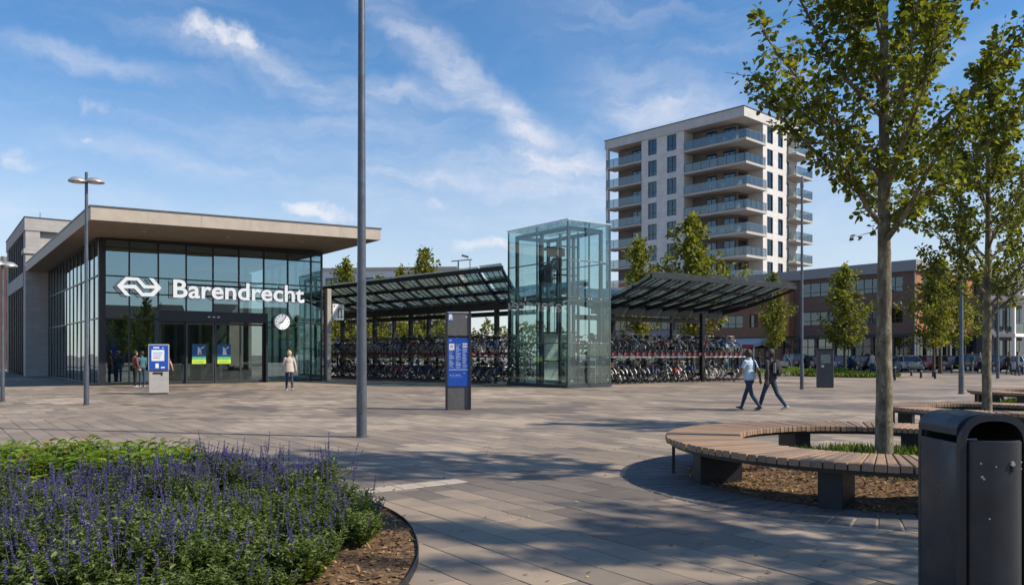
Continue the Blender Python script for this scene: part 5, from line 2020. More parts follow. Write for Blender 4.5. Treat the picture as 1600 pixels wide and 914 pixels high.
def make_tree(seed, h, first, limb_r, spread, n_limb, leaf, n_leaf, r_trunk, style, m_leaf, m_bark, sub=5):
    """returns trunk mesh and crown mesh; style 'open' is a vase of rising limbs, 'cone' a pyramid of short ones"""
    q = random.Random(seed)
    rng = np.random.default_rng(seed)
    tr = MB()
    pts, rs = [], []
    N = 34
    wob = [(q.gauss(0, .004), q.gauss(0, .004)) for _ in range(N + 1)]
    ax, ay = 0, 0
    for i in range(N + 1):
        f = i / N
        ax += wob[i][0] * (f > .1)
        ay += wob[i][1] * (f > .1)
        pts.append(Vector((ax, ay, h * f)))
        rs.append(max(.008, r_trunk * (1.25 - .25 * min(1, f * 18)) * (1 - .92 * max(0, f - .05) ** 1.0)) * (1 + q.gauss(0, .012)))
    tr.tube(pts, rs, 16)

    def trunk_at(z):
        f = min(.999, z / h) * N
        i = int(f)
        return pts[i].lerp(pts[i + 1], f - i)
    segs = []                                           # leaf-bearing segments (p, q, weight)
    ga = q.uniform(0, 6.28)
    for k in range(n_limb):
        f = (k + q.uniform(-.3, .3)) / n_limb
        f = min(max(f, 0), .97)
        z = first + (h - first) * f ** (1.15 if style == 'open' else 1.0) * .95
        ga += 2.399 + q.uniform(-.35, .35)
        if style == 'open':
            env = limb_r * (.70 + .75 * math.sin(min(1, f * 1.25 + .18) * math.pi)) * (1 - .55 * f)
            el0, el1 = R(q.uniform(24, 44)) + f * R(20), R(q.uniform(45, 66))
        else:
            env = (limb_r * (1 - f) ** .62 * .86 * (1.0 if f > .08 else .7) + .15) * q.choice([.7, 1.0, 1.0, 1.35])
            el0, el1 = R(q.uniform(8, 30)), R(q.uniform(25, 50))
        Ln = env * q.uniform(.8, 1.2) * spread
        p = trunk_at(z)
        P = [p.copy()]
        n = 7
        a = ga
        for i in range(n):
            e = el0 + (el1 - el0) * (i / n)
            a += q.gauss(0, .12)
            d = Vector((math.cos(a) * math.cos(e), math.sin(a) * math.cos(e), math.sin(e)))
            p = p + d * (Ln / n / max(.45, math.cos((el0 + el1) / 2)) * .8)
            P.append(p.copy())
        r0 = max(.012, r_trunk * .34 * (1 - f * .75))
        tr.tube(P, [r0 * (1 - .85 * i / n) + .003 for i in range(n + 1)], 6, cap=False)
        for i in range(2 if style == 'open' else 1, n + 1):
            segs.append((P[i - 1], P[i], .35 + .45 * i / n))
            for _ in range(sub if style == 'open' else 2):
                if q.random() < .72:
                    b = P[i - 1].lerp(P[i], q.random())
                    d = (P[i] - P[i - 1]).normalized()
                    rd_ = Vector((q.gauss(0, 1), q.gauss(0, 1), q.gauss(.25, .8))).normalized()
                    dd = (d * .55 + rd_ * .85).normalized()
                    tl = Ln * q.uniform(.16, .36) * (1.15 - .5 * i / n)
                    m_ = b + dd * tl * .5 + Vector((q.gauss(0, .03), q.gauss(0, .03), q.gauss(.02, .03))) * tl
                    e_ = b + dd * tl + Vector((0, 0, tl * .1))
                    tr.tube([b, m_, e_], [max(.004, r0 * .22), max(.003, r0 * .16), .002], 4, cap=False)
                    segs.append((b, m_, .5))
                    segs.append((m_, e_, 1.3))
    # leader
    for i in range(N - 7, N):
        segs.append((pts[i], pts[i + 1], .8))
    A = np.array([s[0][:] for s in segs])
    B = np.array([s[1][:] for s in segs])
    wt = np.array([s[2] for s in segs]) * np.linalg.norm(B - A, axis=1) ** .6
    wt *= rng.uniform(.15, 1.6, len(wt))                # some twigs thick with leaves, some nearly bare
    idx = rng.choice(len(segs), n_leaf, p=wt / wt.sum())
    t_ = rng.random((n_leaf, 1))
    pos = A[idx] * (1 - t_) + B[idx] * t_
    out = unit(rng, n_leaf)
    pos = pos + out * (leaf * rng.uniform(.1, 1.1, (n_leaf, 1)))
    d = (B - A)[idx]
    d /= np.linalg.norm(d, axis=1, keepdims=True) + 1e-9
    dirs = d * .5 + out * .9 + np.array([0, 0, -.25])
    nrm = unit(rng, n_leaf) * .8 + np.array([0, 0, .9])
    size = leaf * rng.uniform(.45, 1.4, n_leaf)
    tone = np.clip(rng.normal(.45, .2, n_leaf) + .25 * rng.random(len(segs))[idx] - .1, 0, 1)
    return tr.mesh('trunk', m_bark, smooth='all'), leaves_mesh('crown', pos, dirs, nrm, size, .72, tone, m_leaf)


def plant_tree(name, label, meshes, loc, rz=0, s=1.0, sz=1.0, group=None):
    t_ = thing(name, label, 'tree', loc, rz, group)
    t_.scale = (s, s, s * sz)
    link('trunk', meshes[0], t_)
    tag(link('crown', meshes[1], t_), kind='stuff')
    return t_


near_t = make_tree(11, 8.6, 2.95, 1.62, 1.0, 36, .080, 16500, .105, 'open', M['leaf_tree'], M['bark'], 5)
near_b = make_tree(23, 7.6, 2.3, 1.6, 1.0, 32, .082, 13000, .095, 'open', M['leaf_tree'], M['bark'], 5)
plant_tree('street_tree', 'slender young tree with open leafy crown growing inside the large round bench', near_t, (RING[0][0] + .03, RING[0][1], 0), R(75), group='trees inside round benches')
plant_tree('street_tree', 'second slender tree rising behind the bin inside the smaller round bench', near_b, (RING[1][0], RING[1][1], 0), R(110), group='trees inside round benches')
plant_tree('street_tree', 'tree beyond the right picture edge shading the front paving', near_b, (7.6, 5.2, 0), R(250), 1.05, group='trees off the right edge')

cone_a = make_tree(31, 10.0, 2.5, 2.75, 1.0, 46, .25, 3400, .13, 'cone', M['leaf_far'], M['dark_bark'])
cone_b = make_tree(37, 10.0, 2.4, 3.1, 1.0, 44, .26, 3600, .13, 'cone', M['leaf_far'], M['dark_bark'])
G2 = 'young conical trees beyond the square'
for px, d, top, m_, rz, w, lab in [(1083, 57, 331, cone_b, 40, 1.0, 'tallest conical tree rising through the right canopy before the tower'), (999, 64, 368, cone_a, 120, .85, 'small conical tree between lift and tower'),
                              (1320, 60, 411, cone_a, 10, 1.05, 'conical tree on the small lawn left of the big trunk'), (1209, 70, 424, cone_b, 80, .72, 'narrow conical tree behind the tip of the right canopy'),
                              (1459, 56, 408, cone_b, 200, .95, 'left one of the paired young trees before the brick corner'), (1469, 66, 400, cone_a, 300, 1.15, 'right one of the paired young trees before the brick corner'),
                              (1500, 70, 430, cone_b, 150, .9, 'young tree behind the slim lamp post at the right'), (541, 74, 402, cone_a, 20, 1.0, 'conical tree above the left canopy beside the station roof'),
                              (664, 76, 385, cone_b, 160, .85, 'tallest conical tree above the middle of the left canopy'), (627, 84, 414, cone_a, 250, .7, 'smaller conical tree left of the tallest one above the canopy'),
                              (592, 82, 428, cone_b, 320, .7, 'lowest conical tree top above the left canopy')]:
    hh = EYE + (HOR - top) / FOC * d
    plant_tree('conical_tree', lab, m_, pd(px, d), R(rz), hh / 10.0 * w, 1 / w, G2)
# trees behind the photographer, seen as reflections in the glass
for k, (x, y, s, w) in enumerate([(24, 2, .8, 'first'), (30, -6, .95, 'second'), (37, 3, .85, 'third'), (22, -14, .9, 'fourth'), (44, -4, .9, 'fifth'), (33, -17, 1.0, 'sixth'), (15, -20, .85, 'seventh'), (52, 6, .95, 'eighth')]):
    plant_tree('conical_tree', 'tree mirrored in the station glass, %s from the square' % w, cone_b if k % 2 else cone_a, (x, y, 0), R(47 * k), s, .75, 'trees mirrored in the station glass')


# hedges
def hedge(name, label, loc, rz, L, W, Hh, n, leaf, seed, m_=None, group=None):
    rng = np.random.default_rng(seed)
    t_ = thing(name, label, 'hedge', loc, rz, group)
    f = rng.random((n, 3))
    pos = np.stack([f[:, 0] * L, (f[:, 1] - .5) * W, Hh * (.05 + .95 * np.sqrt(f[:, 2]))], 1)
    pos[:, 2] *= 1 + .12 * np.sin(pos[:, 0] * 1.7) + .08 * np.sin(pos[:, 0] * 4.1 + 1)
    me = leaves_mesh('foliage', pos, unit(rng, n) + np.array([0, 0, .4]), unit(rng, n), leaf * rng.uniform(.6, 1.3, n), .7, np.clip(rng.normal(.5, .22, n), 0, 1), m_ or M['leaf_dark'])
    tag(link('foliage', me, t_), kind='stuff')
    st = MB()
    q = random.Random(seed)
    for k in range(max(3, int(L / 1.5))):
        x, y = q.uniform(.2, L - .2), q.uniform(-W * .3, W * .3)
        st.tube([(x, y, 0), (x + q.gauss(0, .1), y, Hh * .6)], [.04, .015], 5)
    st.build('stem', M['dark_bark'], t_)
    return t_


hedge('tall_hedge', 'tall leafy hedge closing the view behind the left bicycle racks', pd(500, 72), R(-10), 22, 1.6, 3.9, 5200, .26, 3, M['leaf_far'])
hedge('low_hedge', 'low clipped hedge behind the walking pair', pd(1140, 57.5), R(2), 8.6, 1.4, .55, 2600, .11, 5, M['leaf_bush'])
# lawn with the small tree
lw = struct(MB().prism([(x * 1.9, y * 2.7) for x, y in disc_poly(1.75, 40)], -.04, .02).build('lawn_soil', M['soil'], None, pd(1318, 58.5)))
rng = np.random.default_rng(8)
n = 5200
a, r = rng.uniform(0, 2 * math.pi, n), np.sqrt(rng.random(n))
pos = np.stack([r * np.cos(a) * 3.4, r * np.sin(a) * 4.8, np.full(n, .01)], 1)
dirs = np.stack([rng.normal(0, .45, n), rng.normal(0, .45, n), np.ones(n)], 1)
lwn = link('lawn_grass', leaves_mesh('lawn_grass', pos, dirs, unit(rng, n), rng.uniform(.15, .38, n), .35, np.clip(rng.normal(.5, .25, n), 0, 1), M['grass']), None, pd(1318, 58.5))
tag(lwn, 'green ground cover around the conical lawn tree', 'grass', kind='stuff')


def ring_grass(cx, cy, rmax, hm, n, seed, arc=None, label=''):
    rng = np.random.default_rng(seed)
    a = rng.uniform(0, 2 * math.pi, n)
    r = rmax * np.sqrt(rng.random(n))
    z = hm * (np.cos(r / (rmax * 1.4) * math.pi) * .5 + .5) * .6
    pos = np.stack([r * np.cos(a), r * np.sin(a), z], 1)
    dirs = np.stack([rng.normal(0, .40, n), rng.normal(0, .40, n), np.ones(n)], 1)
    sz = rng.uniform(.12, .30, n)
    me = leaves_mesh('tree_grass', pos, dirs, unit(rng, n), sz, .085, np.clip(rng.normal(.5, .25, n), 0, 1), M['grass'], bend=.12)
    tag(link('tree_grass', me, None, (cx, cy, 0)), label, 'grass', kind='stuff')


ring_grass(RING[0][0] + .15, RING[0][1] + .2, 1.25, .22, 5200, 1, label='tuft of green grass at the foot of the nearest tree')
ring_grass(RING[1][0], RING[1][1], 1.0, .18, 3600, 2, label='grass inside the smaller round bench')
ring_grass(RING[2][0], RING[2][1], 1.2, .18, 3600, 3, label='grass inside the farthest round bench')


def chips(label, pts_fn, n, seed, loc=(0, 0, 0)):
    rng = np.random.default_rng(seed)
    P = np.array(pts_fn(rng, n))
    n = len(P)
    dirs = unit(rng, n) * np.array([1, 1, .25])
    nrm = unit(rng, n) * .45 + np.array([0, 0, 1.0])
    me = leaves_mesh('bark_mulch', P, dirs, nrm, rng.uniform(.02, .07, n), .42, np.clip(rng.normal(.5, .24, n), 0, 1), M['chips'], fold=.15)
    tag(link('bark_mulch', me, None, loc), label, 'mulch', kind='stuff')


def ring_pts(rmax, h):
    def f(rng, n):
        a = rng.uniform(0, 2 * math.pi, n)
        r = rmax * np.sqrt(rng.random(n))
        return np.stack([r * np.cos(a), r * np.sin(a), h * (np.cos(r / rmax * math.pi) * .5 + .5) + .02 + rng.random(n) * .012], 1)
    return f


chips('brown bark mulch under the large round bench', ring_pts(2.36, .22), 9000, 1, (RING[0][0], RING[0][1], 0))

# ------------------------------------------------------------------ flower bed
bed = struct(MB().prism(BEDS, -.05, .035).build('bed_soil', M['soil']))
eg = MB()
vs_, fs = [], []
nB = len(BEDS)
cxm, cym = sum(p[0] for p in BEDS) / nB, sum(p[1] for p in BEDS) / nB
for i, p in enumerate(BEDS):
    p0, p1 = Vector((*BEDS[i - 1], 0)), Vector((*BEDS[(i + 1) % nB], 0))
    t_ = (p1 - p0).normalized()
    nr = Vector((t_.y, -t_.x, 0))
    for off, z in ((0, -.03), (.008, -.03), (.008, .06), (0, .06)):
        vs_.append((p[0] + nr.x * off, p[1] + nr.y * off, z))
for i in range(nB):
    j = (i + 1) % nB
    for k in range(4):
        k2 = (k + 1) % 4
        fs.append((i * 4 + k, j * 4 + k, j * 4 + k2, i * 4 + k2))
eg.add(vs_, fs)
tag(eg.build('bed_edging', M['anthracite'], smooth=True), 'thin dark steel edging curving around the flower bed', 'edging')


def bed_pts(rng, n):
    P = []
    while len(P) < n:
        x, y = rng.uniform(-7, -.7), rng.uniform(4.6, 10.2)
        if x > -.66 * y - .3 and inside(x, y, BEDS):
            P.append((x, y, .038 + rng.random() * .014))
    return P


chips('brown bark mulch and fallen leaves in the flower bed', bed_pts, 9000, 2)


def salvia_proto(seed, hgt, n_stem, n_spike, spread):
    rng = np.random.default_rng(seed)
    pos, dirs, nr, sz = [], [], [], []
    for s in range(n_stem):
        a = rng.uniform(0, 2 * math.pi)
        lean = rng.uniform(.05, 1.0) ** .8 * spread
        hh = hgt * rng.uniform(.55, 1.0) * (1 - .3 * (lean / max(spread, .01)) ** 2)
        top = np.array([math.cos(a) * lean, math.sin(a) * lean, hh])
        b = np.array([math.cos(a) * .05, math.sin(a) * .05, 0])
        for k in range(11):
            f = .16 + .84 * k / 10
            p = b + (top - b) * np.array([f ** 1.3, f ** 1.3, f])
            for sgn in (0, math.pi):
                az = rng.uniform(0, 2 * math.pi)
                pos.append(p)
                dirs.append([math.cos(az + sgn), math.sin(az + sgn), rng.uniform(.1, 1.0)])
                nr.append([rng.normal(0, .4), rng.normal(0, .4), 1])
                sz.append(rng.uniform(.032, .074) * (1.15 - .5 * f))
    n = len(pos)
    leaves = leaves_mesh('foliage', np.array(pos), np.array(dirs), np.array(nr), np.array(sz), .36, np.clip(rng.normal(.5, .22, n) + (np.array(pos)[:, 2] / hgt - .5) * .1, 0, 1), M['leaf_salvia'], bend=.1)
    pos, dirs, nr, sz = [], [], [], []
    stems = MB()
    for s in range(n_spike):
        a = rng.uniform(0, 2 * math.pi)
        lean = rng.uniform(0, 1.15) * spread
        hh = hgt * rng.uniform(.62, 1.12)
        b = np.array([math.cos(a) * lean, math.sin(a) * lean, hh * (1 - .25 * (lean / spread) ** 2)])
        ln = rng.uniform(.09, .19)
        d = np.array([rng.normal(0, .16) + math.cos(a) * .15, rng.normal(0, .16) + math.sin(a) * .15, 1.0])
        d /= np.linalg.norm(d)
        stems.tube([b - d * .18, b + d * ln], [.0028, .0016], 3, cap=False)
        m = int(ln / .0125)
        for k in range(m):
            f = k / m
            p = b + d * ln * f
            r = .55 if k % 3 == 2 else 1.0
            for q in range(5):
                az = q * 1.257 + k * .6
                pos.append(p)
                dirs.append([math.cos(az), math.sin(az), .75])
                nr.append([rng.normal(0, .3), rng.normal(0, .3), 1])
                sz.append((.0195 - .010 * f) * r * rng.uniform(.8, 1.25))
    n = len(pos)
    if not n:
        return leaves, None, None
    fl = leaves_mesh('flower_spikes', np.array(pos), np.array(dirs), np.array(nr), np.array(sz), .62, np.clip(rng.normal(.5, .25, n), 0, 1), M['salvia_flower'])
    return leaves, fl, stems.mesh('stems', M['leaf_stem'])


M['leaf_stem'] = mat('flower_stem', (.07, .075, .06), .8)
SP = [salvia_proto(s, h, ns, nk, sp) for s, h, ns, nk, sp in ((1, .36, 54, 12, .22), (2, .40, 58, 15, .24), (3, .34, 56, 8, .22), (4, .31, 62, 4, .22), (5, .38, 54, 22, .23), (6, .28, 64, 0, .20))]
qs = random.Random(12)
spots = []
tries = 0
while len(spots) < 158 and tries < 9000:
    tries += 1
    x, y = qs.uniform(-7.2, -.8), qs.uniform(4.7, 10.0)
    if x < -.66 * y - .35 or not inside(x, y, BEDS) or not inside(x + .26, y + .22, BEDS):
        continue
    # the leafy shrubs stand far left, a bare patch of mulch at the tip
    if x < -3.45 and y > 8.25 + .12 * (x + 3.45):
        continue
    if x > -1.62 and y < 6.9 and not (x > -1.9 and 6.3 < y < 6.9 and x < -1.0):
        if math.hypot(x + 1.35, y - 6.55) > .2 and not (y < 5.8 and x < -1.3):
            continue
    if x > -1.9 and 5.85 < y < 6.3:
        continue
    if any(math.hypot(x - a, y - b) < .235 for a, b in spots):
        continue
    spots.append((x, y))
for k, (x, y) in enumerate(spots):
    front = y < 6.2
    rich = math.sin(x * 1.9 + 1.0) + math.sin(y * 2.3 - x * .8) + (1.0 if y > 8.0 else 0) + (.7 if x < -3.3 else 0) - (1.1 if -3.2 < x < -1.5 and y < 7.9 else 0)
    i = qs.choice([0, 1, 4, 4, 1]) if rich > .9 else (qs.choice([0, 2, 3, 1]) if rich > -.2 else qs.choice([3, 5, 2, 3]))
    lone = math.hypot(x + 1.35, y - 6.55) < .16
    if lone:
        lab = 'lone round green clump at the mulched tip of the flower bed'
    elif i == 5:
        lab = 'leafy green clump without flowers in the purple flower bed'
    elif y > 8.4:
        lab = 'purple flowering clump along the back edge of the flower bed'
    elif front:
        lab = 'purple flowering clump near the bottom picture edge of the bed'
    else:
        lab = 'purple flowering clump in the middle of the flower bed'
    s = qs.uniform(.72, 1.2)
    if not lone:
        k_ = x / y
        zone = 'at the left picture edge' if k_ < -.54 else ('in the left half' if k_ < -.40 else ('in the middle' if k_ < -.28 else 'on the right side'))
        depth = 'back rows' if y > 8.3 else ('second band' if y > 7.2 else ('third band' if y > 6.2 else 'front rows'))
        look = 'green flowerless' if i == 5 else ('sparsely flowering' if i in (2, 3) else ('densely flowering' if i == 4 else 'purple flowering'))
        lab = '%s %s clump in the %s of the bed, %s' % ('low' if s < .88 else ('tall' if s > 1.05 else 'middling'), look, depth, zone)
    t_ = thing('salvia_plant', lab, 'flower', (x, y, .03), qs.uniform(0, 6.28), 'purple flowers in the bed')
    t_.scale = (s, s, s * qs.uniform(.85, 1.15))
    t_.rotation_euler = (qs.gauss(0, .09), qs.gauss(0, .09), qs.uniform(0, 6.28))
    L_, F_, S_ = SP[5] if lone else SP[i]
    tag(link('foliage', L_, t_), kind='stuff')
    if not lone and i != 5:
        tag(link('flower_spikes', F_, t_), kind='stuff')
        tag(link('stems', S_, t_), kind='stuff')


def shrub_proto(seed):
    rng = np.random.default_rng(seed)
    pos, dirs, nr, sz = [], [], [], []
    st = MB()
    for s in range(26):
        a, lean, hh = rng.uniform(0, 6.28), rng.uniform(0, .30), rng.uniform(.26, .52)
        top = np.array([math.cos(a) * lean, math.sin(a) * lean, hh])
        st.tube([(0, 0, 0), tuple(top * .6), tuple(top)], [.008, .006, .003], 4, cap=False)
        for k in range(9):
            f = .35 + .65 * k / 8
            p = top * f
            az = k * 2.4 + rng.uniform(0, .6)
            pos.append(p)
            dirs.append([math.cos(az), math.sin(az), .55 + rng.normal(0, .2)])
            nr.append([rng.normal(0, .25), rng.normal(0, .25), 1])
            sz.append(rng.uniform(.06, .115))
    n = len(pos)
    return leaves_mesh('foliage', np.array(pos), np.array(dirs), np.array(nr), np.array(sz), .52, np.clip(rng.normal(.55, .2, n), 0, 1), M['leaf_bush'], bend=.12), st.mesh('stem', M['dark_bark'])


SH = [shrub_proto(s) for s in (1, 2, 3)]
sh_spots = []
tries = 0
while len(sh_spots) < 34 and tries < 4000:
    tries += 1
    x, y = qs.uniform(-7.4, -3.5), qs.uniform(8.3, 10.1)
    if x < -.66 * y - .5 or not inside(x, y + .1, BEDS) or y < 8.35 + .12 * (x + 3.45) or any(math.hypot(x - a, y - b) < .27 for a, b in sh_spots):
        continue
    sh_spots.append((x, y))
for k, (x, y) in enumerate(sh_spots):
    s = qs.uniform(.85, 1.1)
    k_ = x / y
    lab = '%s bright green shrub, %s, %s' % ('small' if s < .93 else ('large' if s > 1.02 else 'medium'), 'far edge of the bed' if y > 9.4 else 'just behind the purple flowers',
                                                         'at the picture edge' if k_ < -.58 else ('left of the street lamp foot' if k_ < -.5 else 'towards the mast'))
    t_ = thing('leafy_shrub', lab, 'shrub', (x, y, .03), qs.uniform(0, 6.28), 'bright green shrubs at the back of the bed')
    t_.scale = (s * 1.1, s * 1.1, s * .9)
    f, st = SH[k % 3]
    tag(link('foliage', f, t_), kind='stuff')
    link('stem', st, t_)

# ------------------------------------------------------------------ litter bin
M['bin_paint'] = mat('bin_paint', (.024, .029, .038), .36, metal=.25, var=.22, scale=5, bump=.06, bscale=160)
M['bin_panel'] = mat('bin_panel', (.030, .036, .046), .34, metal=.3, var=.25, scale=3, bump=.06, bscale=160)
M['bin_inner'] = mat('bin_inner', (.006, .006, .007), .8)
M['scratch'] = mat('bare_metal', (.45, .45, .44), .4, metal=.5)
bx, by = 2.352, 4.20
bn_ = thing('litter_bin', 'dark metal litter bin with rounded hood and open slot in the right foreground', 'bin', (bx, by, 0))
BW, BD, BTOP = .37, .43, 1.235


def arch(w0, w1, z0, zs, zt, n=10):
    """outline of the hood seen from the front: straight sides up to zs, then a flat arch to zt"""
    pts = [(w0, z0), (w1, z0)]
    rx = (w1 - w0) / 2
    cx = (w0 + w1) / 2
    for k in range(2 * n + 1):
        a = math.pi * k / (2 * n)
        ex = 2 / 2.7
        x = cx + rx * math.copysign(abs(math.cos(a)) ** ex, math.cos(a))
        z = zs + (zt - zs) * abs(math.sin(a)) ** ex
        pts.append((x, z))
    return pts


# side shells and back with a slot under the hood on the left
MB().cbox(0, .022, .03, BD - .02, .05, 1.085, .006, 2).build('side_panel', M['bin_panel'], bn_, smooth=True)
MB().cbox(BW - .022, BW, .03, BD - .02, .05, 1.085, .006, 2).build('side_panel', M['bin_panel'], bn_, smooth=True)
MB().cbox(.022, BW - .022, BD - .045, BD - .02, .05, 1.085, .006).build('back_panel', M['bin_panel'], bn_)


def hood_frame(y0, y1, t_, z0, zs=1.06, zt=BTOP, w0=0, w1=BW):
    """arched band of thickness t_"""
    o = arch(w0, w1, z0, zs, zt)
    i = arch(w0 + t_, w1 - t_, z0, zs - .005, zt - t_)
    mb = MB()
    n = len(o)
    vs_ = [(p[0], y0, p[1]) for p in o] + [(p[0], y0, p[1]) for p in i] + [(p[0], y1, p[1]) for p in o] + [(p[0], y1, p[1]) for p in i]
    fs = []
    for k in range(1, n):
        k2 = (k + 1) % n
        fs += [(k, k2, n + k2, n + k), (2 * n + k2, 2 * n + k, 3 * n + k, 3 * n + k2), (k2, k, 2 * n + k, 2 * n + k2), (n + k, n + k2, 3 * n + k2, 3 * n + k)]
    return mb.add(vs_, fs)


hood_frame(.0, .034, .034, .03).build('front_frame', M['bin_paint'], bn_, smooth=True)
hood_frame(.034, BD, .012, 1.125, 1.126, BTOP + .001).build('hood', M['bin_paint'], bn_, smooth=True)
hood_frame(BD - .03, BD + .002, .03, .03, zt=BTOP - .001).build('back_frame', M['bin_paint'], bn_, smooth=True)
MB().box(BW - .034, BW - .024, .04, BD - .04, .9, 1.17).build('inner_baffle', M['bin_inner'], bn_)
# bulged front panel (door) with a lip, lock and screws
N = 14
vs_, fs = [], []
for k in range(N + 1):
    f = k / N
    x = .04 + (BW - .08) * f
    yb = .026 - .115 * math.sqrt(max(0.0, 1 - abs(2 * f - 1) ** 2.2)) * .8
    vs_ += [(x, yb, .06), (x, yb, 1.095), (x, yb + .02, 1.103), (x, yb + .03, 1.095), (x, yb + .03, .06)]
for k in range(N):
    for q in range(4):
        fs.append((k * 5 + q, (k + 1) * 5 + q, (k + 1) * 5 + q + 1, k * 5 + q + 1))
dr = MB()
dr.add(vs_, fs)
dr = dr.build('front_door', M['bin_panel'], bn_, smooth=True)
MB().prism_y(arch(.014, BW - .014, 1.05, 1.06, BTOP - .014), BD - .06, BD - .035).build('hood_back', M['bin_inner'], bn_)
MB().box(.03, BW - .03, .06, BD - .065, .05, .98).build('liner', M['bin_inner'], bn_)
MB().lathe([(.001, -.012), (.011, -.012), (.014, 0)], 12, (.235, -.061, .985), 'y').build('lock', M['scratch'], dr, smooth=True)
MB().box(.229, .241, -.068, -.055, .945, .972).build('lock_slot', M['bin_inner'], dr)
for x, z, r in ((.085, .985, .006), (.090, .915, .008), (.097, .905, .006), (.30, .99, .005), (.30, .955, .004), (.15, .97, .003), (.12, .70, .004)):
    MB().lathe([(.001, -.004), (r, -.003), (r, 0)], 8, (x, .026 - .115 * math.sqrt(max(0, 1 - abs(2 * (x - .04) / (BW - .08) - 1) ** 2.2)) * .8 + .001, z), 'y').build('scratch', M['scratch'], dr)
MB().bar((.035, .02, 1.10), (.12, .06, 1.10), .008, .012).build('stay', M['scratch'], bn_)
MB().box(.03, BW - .03, .04, BD - .04, 0, .05).build('plinth', M['bin_inner'], bn_)

# fallen leaves on the paving
rng = np.random.default_rng(77)
P = []
while len(P) < 240:
    x, y = rng.normal(2.2, 3.2), rng.uniform(5, 15)
    if inside(x, y, BEDS) or math.hypot(x - RING[0][0], y - RING[0][1]) < 2.7:
        continue
    P.append((x, y, .008))
n = len(P)
me = leaves_mesh('fallen_leaves', np.array(P), unit(rng, n) * np.array([1, 1, .12]), unit(rng, n) * .3 + np.array([0, 0, 1.0]), rng.uniform(.02, .05, n), .6, np.clip(rng.normal(.6, .25, n), 0, 1), M['chips'], fold=.2)
tag(link('fallen_leaves', me), 'small dry leaves scattered on the paving', 'leaves', kind='stuff')

# ------------------------------------------------------------------ people
M['skin_light'] = mat('skin_light', (.50, .30, .21), .55, var=.06)
M['skin_dark'] = mat('skin_dark', (.17, .09, .058), .5, var=.08)
M['jacket_beige'] = mat('jacket_beige', (.50, .42, .35), .85, var=.12, scale=14, bump=.3, bscale=60)
M['jeans_navy'] = mat('jeans_navy', (.022, .032, .075), .85, var=.25, scale=20)
M['jeans_blue'] = mat('jeans_blue', (.018, .045, .085), .85, var=.25, scale=16)
M['tee_blue'] = mat('tee_pale_blue', (.42, .54, .66), .85, var=.1, scale=12, bump=.3, bscale=40)
M['sweater'] = mat('sweater_charcoal', (.045, .040, .044), .9, var=.2, scale=14, bump=.3, bscale=40)
M['cloth_black'] = mat('cloth_black', (.014, .014, .016), .85, var=.3)
M['cloth_rust'] = mat('cloth_rust', (.20, .06, .045), .85, var=.2)
M['cloth_teal'] = mat('cloth_teal', (.05, .13, .16), .85, var=.2)
M['cloth_grey'] = mat('cloth_grey', (.16, .17, .19), .85, var=.2)
M['cloth_red'] = mat('cloth_red', (.26, .05, .05), .85, var=.2)
M['hair_blond'] = mat('hair_blond', (.46, .33, .18), .6, var=.25, scale=60, bump=.6, bscale=220)
M['hair_dark'] = mat('hair_dark', (.012, .008, .006), .55, var=.3, scale=60, bump=.6, bscale=220)
M['hair_auburn'] = mat('hair_auburn', (.028, .012, .008), .55, var=.3, scale=60, bump=.6, bscale=220)
M['shoe_white'] = mat('shoe_white', (.52, .50, .46), .6, var=.1)
M['shoe_dark'] = mat('shoe_dark', (.05, .05, .055), .6, var=.2)


def rot_x(v, a):
    return Vector((v.x, v.y * math.cos(a) - v.z * math.sin(a), v.y * math.sin(a) + v.z * math.cos(a)))


def ellip_tube(mb, pts, radii, n=12):
    """loft of ellipses (rx sideways, ry fore and aft) round a chain of points"""
    vs_, fs = [], []
    pts = [Vector(p) for p in pts]
    for i, p in enumerate(pts):
        d = (pts[min(i + 1, len(pts) - 1)] - pts[max(i - 1, 0)]).normalized()
        a = Vector((1, 0, 0))
        a = (a - d * a.dot(d)).normalized()
        b = d.cross(a)
        rx, ry = radii[i] if isinstance(radii[i], tuple) else (radii[i], radii[i])
        for k in range(n):
            t_ = 2 * math.pi * k / n
            vs_.append(p + a * rx * math.cos(t_) + b * ry * math.sin(t_))
    for i in range(len(pts) - 1):
        for k in range(n):
            k2 = (k + 1) % n
            fs.append((i * n + k, i * n + k2, (i + 1) * n + k2, (i + 1) * n + k))
    fs.append(tuple(range(n - 1, -1, -1)))
    fs.append(tuple((len(pts) - 1) * n + k for k in range(n)))
    mb.add(vs_, fs)


def ball(mb, c, r, n=12):
    c = Vector(c)
    prof = [(max(1e-7, r[0] * math.sin(math.pi * k / n)), k) for k in range(n + 1)]
    vs_, fs = [], []
    for i in range(n + 1):
        t_ = math.pi * i / n
        for k in range(n):
            a = 2 * math.pi * k / n
            vs_.append((c.x + r[0] * math.sin(t_) * math.cos(a), c.y + r[1] * math.sin(t_) * math.sin(a), c.z - r[2] * math.cos(t_)))
    for i in range(n):
        for k in range(n):
            k2 = (k + 1) % n
            fs.append((i * n + k, i * n + k2, (i + 1) * n + k2, (i + 1) * n + k))
    mb.add(vs_, fs)


